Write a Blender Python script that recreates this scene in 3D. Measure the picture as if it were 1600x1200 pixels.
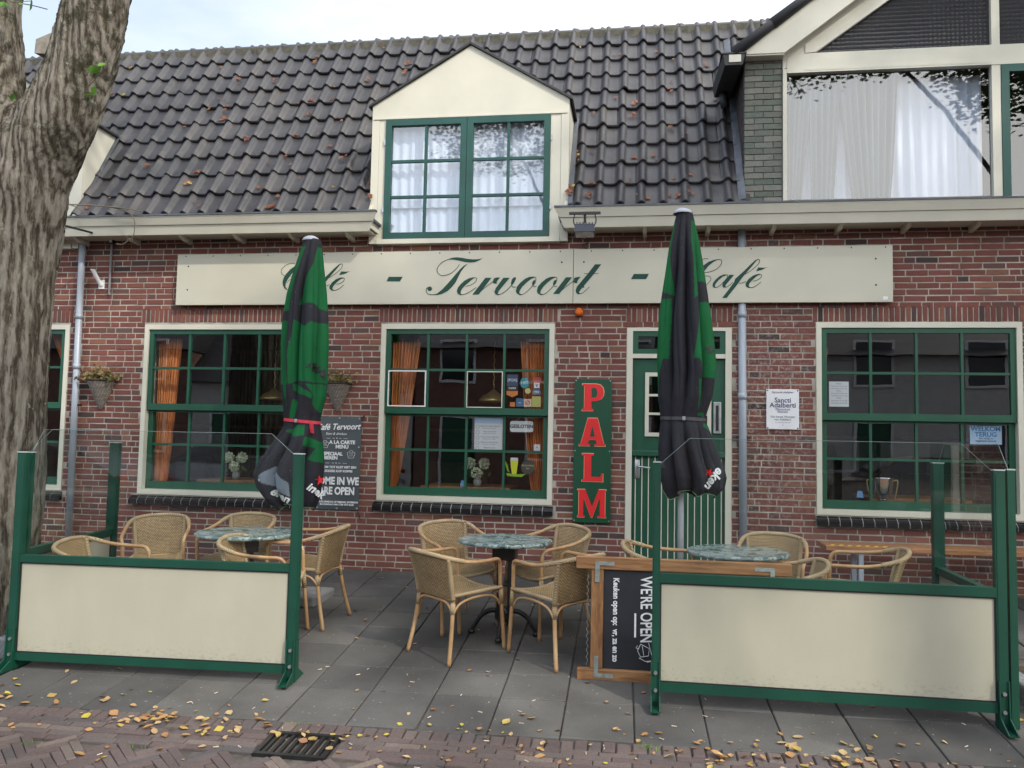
import bpy, bmesh, math, random
from mathutils import Vector, Matrix, Euler, Quaternion, noise
from mathutils.geometry import tessellate_polygon
from mathutils.bvhtree import BVHTree
random.seed(7)
for o in list(bpy.data.objects): bpy.data.objects.remove(o)
S = bpy.context.scene
C = S.collection
PI = math.pi
# ------------------------------------------------------------------ camera
cd = bpy.data.cameras.new('camera'); cam = bpy.data.objects.new('camera', cd); C.objects.link(cam)
cd.sensor_width = 36; cd.lens = 36*1338.888/1600; cd.clip_end = 500; cd.clip_start = .05
yaw, pit, rol = .1486761, .0689057, .0199575
F = Vector((-math.sin(yaw)*math.cos(pit), math.cos(yaw)*math.cos(pit), math.sin(pit)))
r0 = Vector((math.cos(yaw), math.sin(yaw), 0)); u0 = r0.cross(F)
rr = r0*math.cos(rol)+u0*math.sin(rol); uu = u0*math.cos(rol)-r0*math.sin(rol)
M = Matrix((rr, uu, -F)).transposed().to_4x4(); M.translation = Vector((0, -8.12758, 1.24797))
cam.matrix_world = M
S.camera = cam
S.render.resolution_x = 1024; S.render.resolution_y = 768
# ------------------------------------------------------------------ sky, sun, exposure
SUN = Vector((.60, -.50, .64)).normalized()
w = bpy.data.worlds.new('World'); S.world = w; w.use_nodes = True
nt = w.node_tree; bg = nt.nodes['Background']
sky = nt.nodes.new('ShaderNodeTexSky'); sky.sky_type = 'NISHITA'; sky.sun_disc = False
sky.sun_elevation = math.asin(SUN.z); sky.sun_rotation = math.atan2(SUN.x, SUN.y)
sky.dust_density = 1.5
tc = nt.nodes.new('ShaderNodeTexCoord'); mp = nt.nodes.new('ShaderNodeMapping'); mp.inputs['Scale'].default_value = (1.2, 1.2, 3.2)
mp.inputs['Location'].default_value = (.9, .3, .1)
nz = nt.nodes.new('ShaderNodeTexNoise'); nz.inputs['Scale'].default_value = 1.7; nz.inputs['Detail'].default_value = 7; nz.inputs['Roughness'].default_value = .55
cr = nt.nodes.new('ShaderNodeValToRGB'); cr.color_ramp.elements[0].position = .28; cr.color_ramp.elements[1].position = .62
cr.color_ramp.elements[0].color = (.42, .42, .42, 1)
mx = nt.nodes.new('ShaderNodeMixRGB'); mx.inputs[2].default_value = (5.1, 5.3, 5.6, 1)
nt.links.new(tc.outputs['Generated'], mp.inputs[0]); nt.links.new(mp.outputs[0], nz.inputs['Vector']); 
sxx = nt.nodes.new('ShaderNodeSeparateXYZ'); nt.links.new(tc.outputs['Generated'], sxx.inputs[0]); ma = nt.nodes.new('ShaderNodeMath'); ma.operation = 'MULTIPLY_ADD'; ma.inputs[1].default_value = .50; nt.links.new(sxx.outputs[0], ma.inputs[0]); nt.links.new(nz.outputs['Fac'], ma.inputs[2])
nt.links.new(ma.outputs[0], cr.inputs[0])
nt.links.new(cr.outputs[0], mx.inputs[0]); nt.links.new(sky.outputs[0], mx.inputs[1]); 
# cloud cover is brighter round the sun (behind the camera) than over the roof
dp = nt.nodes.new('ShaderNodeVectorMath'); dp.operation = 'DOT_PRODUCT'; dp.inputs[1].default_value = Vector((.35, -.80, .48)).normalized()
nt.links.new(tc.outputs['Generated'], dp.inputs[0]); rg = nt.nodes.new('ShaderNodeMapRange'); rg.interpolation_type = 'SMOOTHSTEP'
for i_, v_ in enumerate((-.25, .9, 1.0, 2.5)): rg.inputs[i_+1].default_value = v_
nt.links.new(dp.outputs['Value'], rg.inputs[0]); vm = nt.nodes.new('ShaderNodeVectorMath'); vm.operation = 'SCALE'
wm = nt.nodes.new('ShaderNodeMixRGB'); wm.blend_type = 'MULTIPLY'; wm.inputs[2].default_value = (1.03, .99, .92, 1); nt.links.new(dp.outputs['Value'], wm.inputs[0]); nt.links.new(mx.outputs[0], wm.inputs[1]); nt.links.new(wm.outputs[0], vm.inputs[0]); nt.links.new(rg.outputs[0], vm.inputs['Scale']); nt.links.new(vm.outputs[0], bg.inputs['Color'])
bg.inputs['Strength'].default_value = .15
sl = bpy.data.lights.new('sun', 'SUN'); sl.energy = 2.0; sl.angle = math.radians(1.6); sl.color = (1, .93, .82)
so = bpy.data.objects.new('sun', sl); C.objects.link(so); so.rotation_euler = SUN.to_track_quat('Z', 'Y').to_euler()
S.view_settings.view_transform = 'Standard'; S.view_settings.look = 'None'; S.view_settings.gamma = 1
S.view_settings.exposure = .74
S.cycles.max_bounces = 8; S.cycles.transparent_max_bounces = 16; S.cycles.caustics_reflective = False; S.cycles.caustics_refractive = False

# ------------------------------------------------------------------ helpers
OFF = {}
class MB:
    def __init__(s): s.v = []; s.f = []; s.m = []; s.uv = None
    def add(s, vs, fs, mi=0):
        n = len(s.v); s.v += [tuple(p) for p in vs]; s.f += [tuple(i+n for i in f) for f in fs]; s.m += [mi]*len(fs)
    def hexa(s, p, mi=0):   # p: 8 points, bottom ring 0-3 (ccw from above), top ring 4-7
        s.add(p, [(3, 2, 1, 0), (4, 5, 6, 7), (0, 1, 5, 4), (1, 2, 6, 5), (2, 3, 7, 6), (3, 0, 4, 7)], mi)
    def box(s, x0, x1, y0, y1, z0, z1, mi=0):
        s.hexa([(x0, y0, z0), (x1, y0, z0), (x1, y1, z0), (x0, y1, z0), (x0, y0, z1), (x1, y0, z1), (x1, y1, z1), (x0, y1, z1)], mi)
    def bbox(s, x0, x1, y0, y1, z0, z1, b=.004, mi=0):   # box with chamfered edges
        bm = bmesh.new(); bmesh.ops.create_cube(bm, size=1)
        for v in bm.verts: v.co = Vector(((x0+x1)/2+v.co.x*(x1-x0), (y0+y1)/2+v.co.y*(y1-y0), (z0+z1)/2+v.co.z*(z1-z0)))
        bmesh.ops.bevel(bm, geom=bm.edges[:], offset=b, segments=2, affect='EDGES', profile=.5)
        bm.verts.index_update(); s.add([v.co.copy() for v in bm.verts], [[v.index for v in f.verts] for f in bm.faces], mi); bm.free()
    def quad(s, a, b, c, d, mi=0): s.add([a, b, c, d], [(0, 1, 2, 3)], mi)
    def prism(s, pts, y0, y1, mi=0):   # polygon in x,z pushed through y0..y1
        n = len(pts); tri = tessellate_polygon([[Vector((x, z, 0)) for x, z in pts]])
        vs = [(x, y0, z) for x, z in pts]+[(x, y1, z) for x, z in pts]
        fs = [tuple(t) for t in tri]+[tuple(i+n for i in t[::-1]) for t in tri]+[(i, (i+1) % n, (i+1) % n+n, i+n) for i in range(n)]
        s.add(vs, fs, mi)
    def prismx(s, pts, x0, x1, mi=0):   # polygon in y,z pushed along x
        n = len(pts); tri = tessellate_polygon([[Vector((y, z, 0)) for y, z in pts]])
        vs = [(x0, y, z) for y, z in pts]+[(x1, y, z) for y, z in pts]
        fs = [tuple(t) for t in tri]+[tuple(i+n for i in t[::-1]) for t in tri]+[(i, (i+1) % n, (i+1) % n+n, i+n) for i in range(n)]
        s.add(vs, fs, mi)
    def tube(s, path, r, n=8, mi=0, cap=True):
        P = [Vector(p) for p in path]; R = r if isinstance(r, (list, tuple)) else [r]*len(P)
        t = (P[1]-P[0]).normalized(); a = t.orthogonal().normalized(); rings = []; vs = []
        for i, p in enumerate(P):
            t2 = (P[min(i+1, len(P)-1)]-P[max(i-1, 0)]).normalized()
            a = (a-t2*a.dot(t2)).normalized(); b = t2.cross(a)
            vs += [p+(a*math.cos(2*PI*k/n)+b*math.sin(2*PI*k/n))*R[i] for k in range(n)]
        fs = [(i*n+k, i*n+(k+1) % n, (i+1)*n+(k+1) % n, (i+1)*n+k) for i in range(len(P)-1) for k in range(n)]
        if cap: fs += [tuple(range(n))[::-1], tuple((len(P)-1)*n+k for k in range(n))]
        s.add(vs, fs, mi)
    def lathe(s, prof, c=(0, 0, 0), n=20, axis='z', mi=0):
        vs = []; c = Vector(c)
        for r, h in prof:
            for k in range(n):
                a = 2*PI*k/n
                vs.append(c+(Vector((r*math.cos(a), r*math.sin(a), h)) if axis == 'z' else Vector((r*math.cos(a), h, r*math.sin(a)))))
        s.add(vs, [(i*n+k, i*n+(k+1) % n, (i+1)*n+(k+1) % n, (i+1)*n+k) for i in range(len(prof)-1) for k in range(n)], mi)
    def grid(s, fn, nu, nv, mi=0, wrap=False):
        n0 = len(s.v); cu = nu if wrap else nu+1
        vs = [fn(i/nu, j/nv) for j in range(nv+1) for i in range(cu)]
        s.add(vs, [(j*cu+i, j*cu+(i+1) % cu, (j+1)*cu+(i+1) % cu, (j+1)*cu+i) for j in range(nv) for i in range(nu)], mi)
    def obox(s, o, ux, a0, a1, n0, n1, z0, z1, mi=0):    # box in a frame turned in plan
        ux = Vector((ux[0], ux[1], 0)).normalized(); un = Vector((-ux.y, ux.x, 0)); o = Vector(o)
        s.hexa([o+ux*a+un*b+Vector((0, 0, z)) for z in (z0, z1) for a, b in ((a0, n0), (a1, n0), (a1, n1), (a0, n1))], mi)
    def build(s, name, mat, parent=None, smooth=False, kind=None, label=None):
        me = bpy.data.meshes.new(name)
        off = OFF.get(parent.name, Vector()) if parent else Vector()
        me.from_pydata([(p[0]-off.x, p[1]-off.y, p[2]-off.z) for p in s.v], [], s.f)
        for m in (mat if isinstance(mat, (list, tuple)) else [mat]): me.materials.append(m)
        if len(me.materials) > 1: me.polygons.foreach_set('material_index', s.m)
        if smooth: me.polygons.foreach_set('use_smooth', [True]*len(me.polygons))
        me.update()
        bm = bmesh.new(); bm.from_mesh(me)
        if len(bm.faces) < 60000 and not getattr(s, 'open', False): bmesh.ops.recalc_face_normals(bm, faces=bm.faces)
        bm.to_mesh(me); bm.free()
        o = bpy.data.objects.new(name, me); C.objects.link(o)
        if parent: o.parent = parent; OFF[o.name] = off
        if kind: o['kind'] = kind
        if label: o['label'] = label
        return o
def each(mb, name, mat, parent, smooth=False):
    # one object for every separate piece collected in mb
    p = list(range(len(mb.v)))
    def fd(i):
        while p[i] != i: p[i] = p[p[i]]; i = p[i]
        return i
    for f in mb.f:
        for j in f[1:]: p[fd(j)] = fd(f[0])
    G = {}
    for f in mb.f: G.setdefault(fd(f[0]), []).append(f)
    out = []
    for fs in G.values():
        ids = sorted({j for f in fs for j in f}); mp_ = {j: i for i, j in enumerate(ids)}; m_ = MB()
        m_.add([mb.v[j] for j in ids], [[mp_[j] for j in f] for f in fs]); out.append(m_.build(name, mat, parent, smooth))
    return out
def thing(name, label, cat, loc=(0, 0, 0), group=None):
    o = bpy.data.objects.new(name, None); C.objects.link(o); o.location = loc; o.empty_display_size = .1
    o['label'] = label; o['category'] = cat
    if group: o['group'] = group
    OFF[o.name] = Vector(loc)
    return o
def tag(o, label, cat, group=None):
    o['label'] = label; o['category'] = cat
    if group: o['group'] = group
    return o
def crom(P, k=6, closed=False):
    P = [Vector(p) for p in P]; n = len(P); out = []
    rng = range(n) if closed else range(n-1)
    for i in rng:
        a, b, c, d = (P[(i-1) % n], P[i], P[(i+1) % n], P[(i+2) % n]) if closed else (P[max(i-1, 0)], P[i], P[i+1], P[min(i+2, n-1)])
        for j in range(k):
            t = j/k; out.append(.5*((2*b)+(c-a)*t+(2*a-5*b+4*c-d)*t*t+(3*b-a-3*c+d)*t**3))
    if not closed: out.append(P[-1])
    return out

# ------------------------------------------------------------------ materials
class NT:
    def __init__(s, name):
        s.m = bpy.data.materials.new(name); s.m.use_nodes = True; s.t = s.m.node_tree; s.b = s.t.nodes['Principled BSDF']; s.out = s.t.nodes['Material Output']
    def n(s, typ, **k):
        x = s.t.nodes.new('ShaderNode'+typ)
        for a, v in k.items():
            if a.startswith('i_'): x.inputs[a[2:].replace('_', ' ')].default_value = v
            else: setattr(x, a, v)
        return x
    def l(s, a, b): s.t.links.new(a, b)
    def ramp(s, fac, stops, interp='LINEAR'):
        r = s.n('ValToRGB'); e = r.color_ramp.elements; r.color_ramp.interpolation = interp
        while len(e) < len(stops): e.new(.5)
        for k, (p, c) in zip(e, stops): k.position = p; k.color = (*c, 1) if len(c) == 3 else c
        s.l(fac, r.inputs[0]); return r.outputs[0]
    def mix(s, fac, a, b, mode='MIX'):
        x = s.n('MixRGB', blend_type=mode)
        for k, v in enumerate((fac, a, b)):
            if hasattr(v, 'is_linked'): s.l(v, x.inputs[k])
            elif isinstance(v, (int, float)): x.inputs[k].default_value = v if k == 0 else (v, v, v, 1)
            else: x.inputs[k].default_value = (*v, 1)
        return x.outputs[0]
    def coord(s, out='Object', scale=(1, 1, 1)):
        t = s.n('TexCoord'); m = s.n('Mapping'); m.inputs['Scale'].default_value = scale; s.l(t.outputs[out], m.inputs[0]); return m.outputs[0]
    def noise(s, vec, scale, detail=4, rough=.55, dist=0):
        x = s.n('TexNoise'); x.inputs['Scale'].default_value = scale; x.inputs['Detail'].default_value = detail; x.inputs['Roughness'].default_value = rough; x.inputs['Distortion'].default_value = dist
        s.l(vec, x.inputs['Vector']); return x.outputs['Fac']
    def bump(s, h, strength=.5, dist=.01):
        x = s.n('Bump'); x.inputs['Strength'].default_value = strength; x.inputs['Distance'].default_value = dist
        s.l(h, x.inputs['Height']); s.l(x.outputs[0], s.b.inputs['Normal'])
    def set(s, **k):
        for a, v in k.items(): s.b.inputs[a.replace('_', ' ')].default_value = v
        return s
def plain(name, col, rough=.5, amt=.12, sc=6, bump=0, bsc=60, metal=0, spec=.5, stretch=(1, 1, 1)):
    q = NT(name); v = q.coord('Object', stretch)
    f = q.noise(v, sc, 5)
    lo = tuple(c*(1-amt) for c in col); hi = tuple(min(1, c*(1+amt)) for c in col)
    q.l(q.ramp(f, [(.3, lo), (.7, hi)]), q.b.inputs['Base Color'])
    q.set(Roughness=rough, Metallic=metal); q.b.inputs['Specular IOR Level'].default_value = spec
    if bump: q.bump(q.noise(v, bsc, 3), bump, .004)
    return q.m
def island(name, stops, rough=.85, nsc=40, namt=.35, bump=.5, bd=.004, big=0, spec=.3, speck=None):
    q = NT(name); g = q.n('NewGeometry'); v = q.coord('Object')
    c = q.ramp(g.outputs['Random Per Island'], stops)
    f = q.noise(v, nsc, 5, .65)
    c = q.mix(namt, c, q.ramp(f, [(.25, (.25, .25, .25)), (.75, (1, 1, 1))]), 'MULTIPLY')
    if big: c = q.mix(big, c, q.ramp(q.noise(v, 1.3, 5), [(.3, (.35, .35, .35)), (.7, (1.25, 1.25, 1.25))]), 'MULTIPLY')
    if speck: c = q.mix(q.ramp(q.noise(v, speck[0], 3), [(speck[1], (0, 0, 0)), (speck[1]+.04, (1, 1, 1))]), c, speck[2])
    q.l(c, q.b.inputs['Base Color']); q.set(Roughness=rough); q.b.inputs['Specular IOR Level'].default_value = spec
    if bump: q.bump(f, bump, bd)
    q.c = c
    return q
# brick wall, with a lime bloom that is a real stain right of the door
q = island('red_brick', [(0, (.060, .042, .042)), (.07, (.14, .085, .076)), (.15, (.18, .068, .056)), (.55, (.235, .088, .070)), (.8, (.20, .076, .062)), (.9, (.29, .13, .085)), (1, (.12, .068, .06))], .9, 55, .45, .7, .005, .25)
pos = q.n('TexCoord').outputs['Object']; sx = q.n('SeparateXYZ'); q.l(pos, sx.inputs[0])
def mr(x, a, b, c, d): 
    m_ = q.n('MapRange'); q.l(x, m_.inputs[0]); m_.interpolation_type = 'SMOOTHSTEP'
    for i, k in enumerate((a, b, c, d)): m_.inputs[i+1].default_value = k
    return m_.outputs[0]
def mul(a, b): 
    m_ = q.n('Math', operation='MULTIPLY'); q.l(a, m_.inputs[0]); q.l(b, m_.inputs[1]); return m_.outputs[0]
msk = mul(mul(mr(sx.outputs[0], .75, 1.0, 0, 1), mr(sx.outputs[0], 1.35, 1.7, 1, 0)), mul(mr(sx.outputs[2], .3, 1.0, .0, 1), mr(sx.outputs[2], 1.9, 2.7, 1, .3)))
st = q.ramp(q.noise(pos, 26, 6, .75), [(.50, (0, 0, 0)), (.66, (.8, .8, .8))])
q.l(q.mix(mul(st, msk), q.c, (.46, .38, .36)), q.b.inputs['Base Color'])
BRICK = q.m
MORTAR = plain('mortar', (.37, .335, .29), .95, .4, 5, .5, 80)
GBRICK = island('green_glazed_brick', [(0, (.17, .17, .14)), (.3, (.12, .15, .12)), (.5, (.23, .225, .19)), (.75, (.13, .14, .115)), (1, (.28, .27, .23))], .6, 40, .5, .6, .004).m
CREAM = plain('cream_paint', (.60, .58, .485), .45, .05, 3, .06, 30)
CREAMP = plain('cream_board', (.52, .50, .405), .38, .05, 1.2, .03, 12)
GREEN = plain('green_paint', (.006, .072, .038), .45, .12, 5, .08, 35, stretch=(1, 1, 1))
GREENM = plain('green_steel', (.003, .050, .030), .45, .15, 4, .05, 60)
TEAL = plain('teal_paint', (.010, .070, .058), .5, .12, 5, .06, 30)
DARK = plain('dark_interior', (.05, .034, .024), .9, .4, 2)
def glass(name, refl=1.5, tint=(1, 1, 1), rough=0.):
    q = NT(name); t = q.t; t.nodes.remove(q.b)
    tr = q.n('BsdfTransparent'); tr.inputs[0].default_value = (*tint, 1); gl = q.n('BsdfGlossy'); gl.inputs['Roughness'].default_value = rough
    mxx = q.n('MixShader'); gg = q.n('NewGeometry'); dt = q.n('VectorMath', operation='DOT_PRODUCT'); q.l(gg.outputs['Normal'], dt.inputs[0]); q.l(gg.outputs['Incoming'], dt.inputs[1])
    def M1(op, a, b):
        x = q.n('Math', operation=op)
        for k_, v_ in enumerate((a, b)):
            if v_ is None: continue
            if isinstance(v_, (int, float)): x.inputs[k_].default_value = v_
            else: q.l(v_, x.inputs[k_])
        return x
    ab = M1('ABSOLUTE', dt.outputs['Value'], None); om = M1('SUBTRACT', 1., ab.outputs[0]); pw = M1('POWER', om.outputs[0], 5.); ml = M1('MULTIPLY', pw.outputs[0], 1-refl); fr = M1('ADD', ml.outputs[0], refl)
    nv = q.noise(q.coord(), 2.2, 2); bp = q.n('Bump'); bp.inputs['Strength'].default_value = .022; bp.inputs['Distance'].default_value = .02; q.l(nv, bp.inputs['Height']); q.l(bp.outputs[0], gl.inputs['Normal'])
    q.l(fr.outputs[0], mxx.inputs[0]); q.l(tr.outputs[0], mxx.inputs[1]); q.l(gl.outputs[0], mxx.inputs[2]); q.l(mxx.outputs[0], q.out.inputs[0]); return q.m
GLASS = glass('window_glass', .15, (.92, .94, .93)); GLASSU = glass('upper_window_glass', .16, (.88, .92, .97), .012); SCREENG = glass('screen_glass', .05, (.95, .98, .97))
q = NT('pantile'); g = q.n('NewGeometry'); v = q.coord()
c = q.ramp(g.outputs['Random Per Island'], [(0, (.033, .032, .037)), (.4, (.041, .040, .046)), (.75, (.048, .046, .051)), (1, (.060, .055, .055))])
c = q.mix(.55, c, q.ramp(q.noise(v, 5, 6, .7), [(.3, (.45, .43, .42)), (.7, (1.35, 1.35, 1.35))]), 'MULTIPLY')
c = q.mix(q.ramp(q.noise(v, 14, 5, .7), [(.60, (0, 0, 0)), (.72, (.6, .6, .6))]), c, (.085, .085, .05))
c = q.mix(q.ramp(q.noise(v, 55, 3, .6), [(.70, (0, 0, 0)), (.74, (.7, .7, .7))]), c, (.25, .25, .24))
q.l(c, q.b.inputs['Base Color']); q.set(Roughness=.50); q.bump(q.noise(v, 90, 4), .45, .003); TILE = q.m
RIDGE = plain('ridge_mortar', (.085, .08, .06), .95, .4, 14, .8, 40)
TARDARK = plain('roof_edge_felt', (.03, .03, .033), .6, .3)
LEAD = plain('lead_flashing', (.08, .09, .11), .5, .35, 8, .4, 14)
ZINC = plain('zinc_pipe', (.36, .40, .46), .45, .2, 5, .1, 30, .15, stretch=(1, 1, .25))
q = island('paver', [(0, (.090, .087, .084)), (.5, (.108, .104, .099)), (1, (.130, .124, .116))], .85, 150, .45, .6, .002, .8, speck=(38, .69, (.24, .24, .23)))
PAVER = q.m
CLINK = island('street_clinker', [(0, (.10, .076, .074)), (.3, (.122, .090, .085)), (.6, (.142, .110, .103)), (.8, (.090, .080, .082)), (1, (.20, .155, .13))], .8, 70, .5, .6, .004, .4).m
SAND = plain('joint_sand', (.075, .063, .055), .98, .5, 12, .6, 90)
q = NT('far_street'); v = q.coord('Object', (1, 1, 1)); bt = q.n('TexBrick'); bt.inputs['Scale'].default_value = 4.5; bt.inputs['Color1'].default_value = (.13, .085, .08, 1); bt.inputs['Color2'].default_value = (.10, .075, .075, 1); bt.inputs['Mortar'].default_value = (.05, .045, .04, 1)
q.l(v, bt.inputs['Vector']); q.l(bt.outputs[0], q.b.inputs['Base Color']); q.set(Roughness=.85); STREET = q.m
SOIL = plain('soil', (.045, .032, .022), .98, .6, 18, 1, 60)
GRANITE = plain('granite_kerb', (.19, .20, .215), .8, .3, 45, .5, 70)
BAMBOO = None
q = NT('bamboo'); v = q.coord(); c = q.ramp(q.noise(v, 7, 4), [(.25, (.31, .165, .075)), (.5, (.43, .26, .125)), (.75, (.52, .36, .20))]); q.l(c, q.b.inputs['Base Color']); q.set(Roughness=.38); BAMBOO = q.m
q = NT('rattan_wrap'); v = q.coord('Object', (1, 1, 1)); wv = q.n('TexWave', bands_direction='DIAGONAL'); wv.inputs['Scale'].default_value = 45; wv.inputs['Distortion'].default_value = 1.5; q.l(v, wv.inputs['Vector'])
c = q.ramp(wv.outputs['Fac'], [(0, (.20, .14, .075)), (.6, (.45, .35, .215))]); q.l(q.mix(.5, c, q.ramp(q.noise(v, 6, 3), [(.3, (.6, .5, .4)), (.7, (1.3, 1.3, 1.25))]), 'MULTIPLY'), q.b.inputs['Base Color']); q.set(Roughness=.6); q.bump(wv.outputs['Fac'], .6, .003); WRAP = q.m
def weave_mat():
    q = NT('woven_rattan'); t = q.n('TexCoord'); bt = q.n('TexBrick', offset=.5)
    bt.inputs['Scale'].default_value = 1; bt.inputs['Brick Width'].default_value = .020; bt.inputs['Row Height'].default_value = .0115; bt.inputs['Mortar Size'].default_value = .0019; bt.inputs['Mortar Smooth'].default_value = .4
    bt.inputs['Color1'].default_value = (.40, .275, .135, 1); bt.inputs['Color2'].default_value = (.52, .385, .21, 1); bt.inputs['Mortar'].default_value = (.05, .03, .014, 1)
    q.l(t.outputs['UV'], bt.inputs['Vector'])
    q.l(q.mix(.5, bt.outputs[0], q.ramp(q.noise(q.coord(), 9, 3), [(.3, (.65, .6, .55)), (.7, (1.25, 1.2, 1.15))]), 'MULTIPLY'), q.b.inputs['Base Color'])
    inv = q.n('Math', operation='SUBTRACT'); inv.inputs[0].default_value = 1; q.l(bt.outputs['Fac'], inv.inputs[1]); q.set(Roughness=.55); q.bump(inv.outputs[0], .9, .005); return q.m
WEAVE = weave_mat()
q = NT('green_marble'); v = q.coord(); n1 = q.noise(v, 7, 8, .72, 1.6)
c = q.ramp(n1, [(.35, (.022, .050, .048)), (.46, (.05, .10, .095)), (.53, (.34, .40, .39)), (.57, (.08, .14, .13)), (.68, (.30, .36, .35)), (.75, (.03, .07, .065))])
c = q.mix(q.ramp(q.noise(v, 2.5, 4), [(.45, (0, 0, 0)), (.7, (.6, .6, .6))]), c, (.36, .40, .39)); q.l(c, q.b.inputs['Base Color']); q.set(Roughness=.22); MARBLE = q.m
IRON = plain('black_iron', (.012, .012, .013), .4, .2, 20)
q = NT('oak_wood'); v = q.coord('Object', (3, 3, 14)); vx = q.coord('Object', (1.2, 14, 14))
c = q.ramp(q.noise(vx, 3, 6, .6, .8), [(.3, (.14, .058, .02)), (.5, (.27, .125, .045)), (.7, (.38, .20, .085))]); q.l(c, q.b.inputs['Base Color']); q.set(Roughness=.55); q.bump(q.noise(vx, 9, 4), .3, .003); OAK = q.m
q = NT('oak_wood_upright'); vx = q.coord('Object', (14, 14, 1.2))
c = q.ramp(q.noise(vx, 3, 6, .6, .8), [(.3, (.14, .058, .02)), (.5, (.27, .125, .045)), (.7, (.38, .20, .085))]); q.l(c, q.b.inputs['Base Color']); q.set(Roughness=.55); q.bump(q.noise(vx, 9, 4), .3, .003); OAKV = q.m
SLATE = plain('chalkboard', (.012, .014, .020), .55, .5, 3)
CHALK = plain('white_paint', (.75, .75, .75), .7, .1, 60)
WHITE = plain('white_plastic', (.75, .76, .78), .35, .05)
STEEL = plain('steel', (.42, .44, .45), .35, .2, 20, 0, 60, .8)
BLACKP = plain('black_plastic', (.014, .014, .018), .45)
REDL = plain('red_letters', (.68, .018, .022), .4, .08)
GOLDL = plain('letter_rim', (.65, .5, .25), .5, .05)
def dirty(name, col, zb, zt, rough=.42):
    q = NT(name); v = q.coord('Object', (1.5, 1.5, .7)); v1 = q.coord('Generated')
    c = q.ramp(q.noise(v, 2.2, 5), [(.3, tuple(k*.93 for k in col)), (.7, tuple(k*1.04 for k in col))])
    c = q.mix(q.ramp(q.noise(q.coord(), 3.1, 6, .7), [(.5, (0, 0, 0)), (.8, (.2, .2, .2))]), c, tuple(k*.8 for k in col))
    s_ = q.n('SeparateXYZ'); q.l(v1, s_.inputs[0]); m_ = q.n('MapRange'); q.l(s_.outputs[2], m_.inputs[0]); m_.inputs[1].default_value = 0; m_.inputs[2].default_value = .22; m_.inputs[3].default_value = .12; m_.inputs[4].default_value = -.05
    a_ = q.n('Math', operation='ADD'); q.l(m_.outputs[0], a_.inputs[0]); q.l(q.noise(q.coord('Object', (1, 1, 1.6)), 38, 5, .7), a_.inputs[1])
    c = q.mix(q.ramp(a_.outputs[0], [(.58, (0, 0, 0)), (.70, (.45, .45, .45))]), c, tuple(k*.6 for k in col))
    q.l(c, q.b.inputs['Base Color']); q.set(Roughness=rough); q.bump(q.noise(q.coord(), 1.6, 2), .08, .05); return q.m
PANELC = dirty('cream_panel', (.40, .385, .30), 0, 0)
SIGNG = plain('sign_green', (.006, .062, .030), .35, .1, 2)
LETG = plain('lettering_green', (.003, .050, .034), .7, .15, 3)
BLACKL = plain('black_letters', (.01, .01, .012), .5)
BLUEL = plain('navy_letters', (.02, .03, .12), .5)
BANNER = plain('banner_cloth', (.065, .080, .088), .6, .25, 2.5)
q = NT('glazed_black_tile'); q.set(Roughness=.18); q.b.inputs['Base Color'].default_value = (.012, .012, .014, 1); q.bump(q.noise(q.coord(), 12, 2), .15, .01); GLAZE = q.m
GROUT = plain('white_grout', (.45, .44, .4), .9)
def cloth(name, col, tr=.3, amt=.15, sc=8):
    q = NT(name); v = q.coord('Object', (1, 1, .3)); c = q.ramp(q.noise(v, sc, 4), [(.3, tuple(k*(1-amt) for k in col)), (.7, tuple(min(1, k*(1+amt)) for k in col))])
    d = q.n('BsdfDiffuse'); tl = q.n('BsdfTranslucent'); m_ = q.n('MixShader'); m_.inputs[0].default_value = tr
    q.l(c, d.inputs[0]); q.l(c, tl.inputs[0]); q.l(d.outputs[0], m_.inputs[1]); q.l(tl.outputs[0], m_.inputs[2]); q.l(m_.outputs[0], q.out.inputs[0]); return q.m
ORANGE = cloth('orange_curtain', (.80, .32, .12), .15, .3, 14); SHEER = cloth('white_sheer', (.80, .84, .92), .2, .04); GREYC = cloth('grey_curtain', (.17, .20, .20), .1, .25)
# parasol cloth: printed colour held per vertex
q = NT('parasol_cloth'); a = q.n('VertexColor', layer_name='print'); v = q.coord('Object', (1, 1, .25))
c = q.mix(.5, a.outputs[0], q.ramp(q.noise(v, 9, 5), [(.3, (.6, .6, .6)), (.7, (1.3, 1.3, 1.3))]), 'MULTIPLY')
c = q.mix(q.ramp(q.noise(q.coord(), 45, 3), [(.70, (0, 0, 0)), (.76, (.5, .5, .5))]), c, (.2, .2, .2))
q.l(c, q.b.inputs['Base Color']); q.set(Roughness=.75); q.b.inputs['Specular IOR Level'].default_value = .25; q.bump(q.noise(q.coord('Object', (1, 1, .4)), 16, 4), .3, .015); PCLOTH = q.m
REDSTRAP = plain('red_strap', (.60, .035, .06), .5)
POLE = plain('white_pole', (.55, .56, .60), .3, .15, 5)
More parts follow.
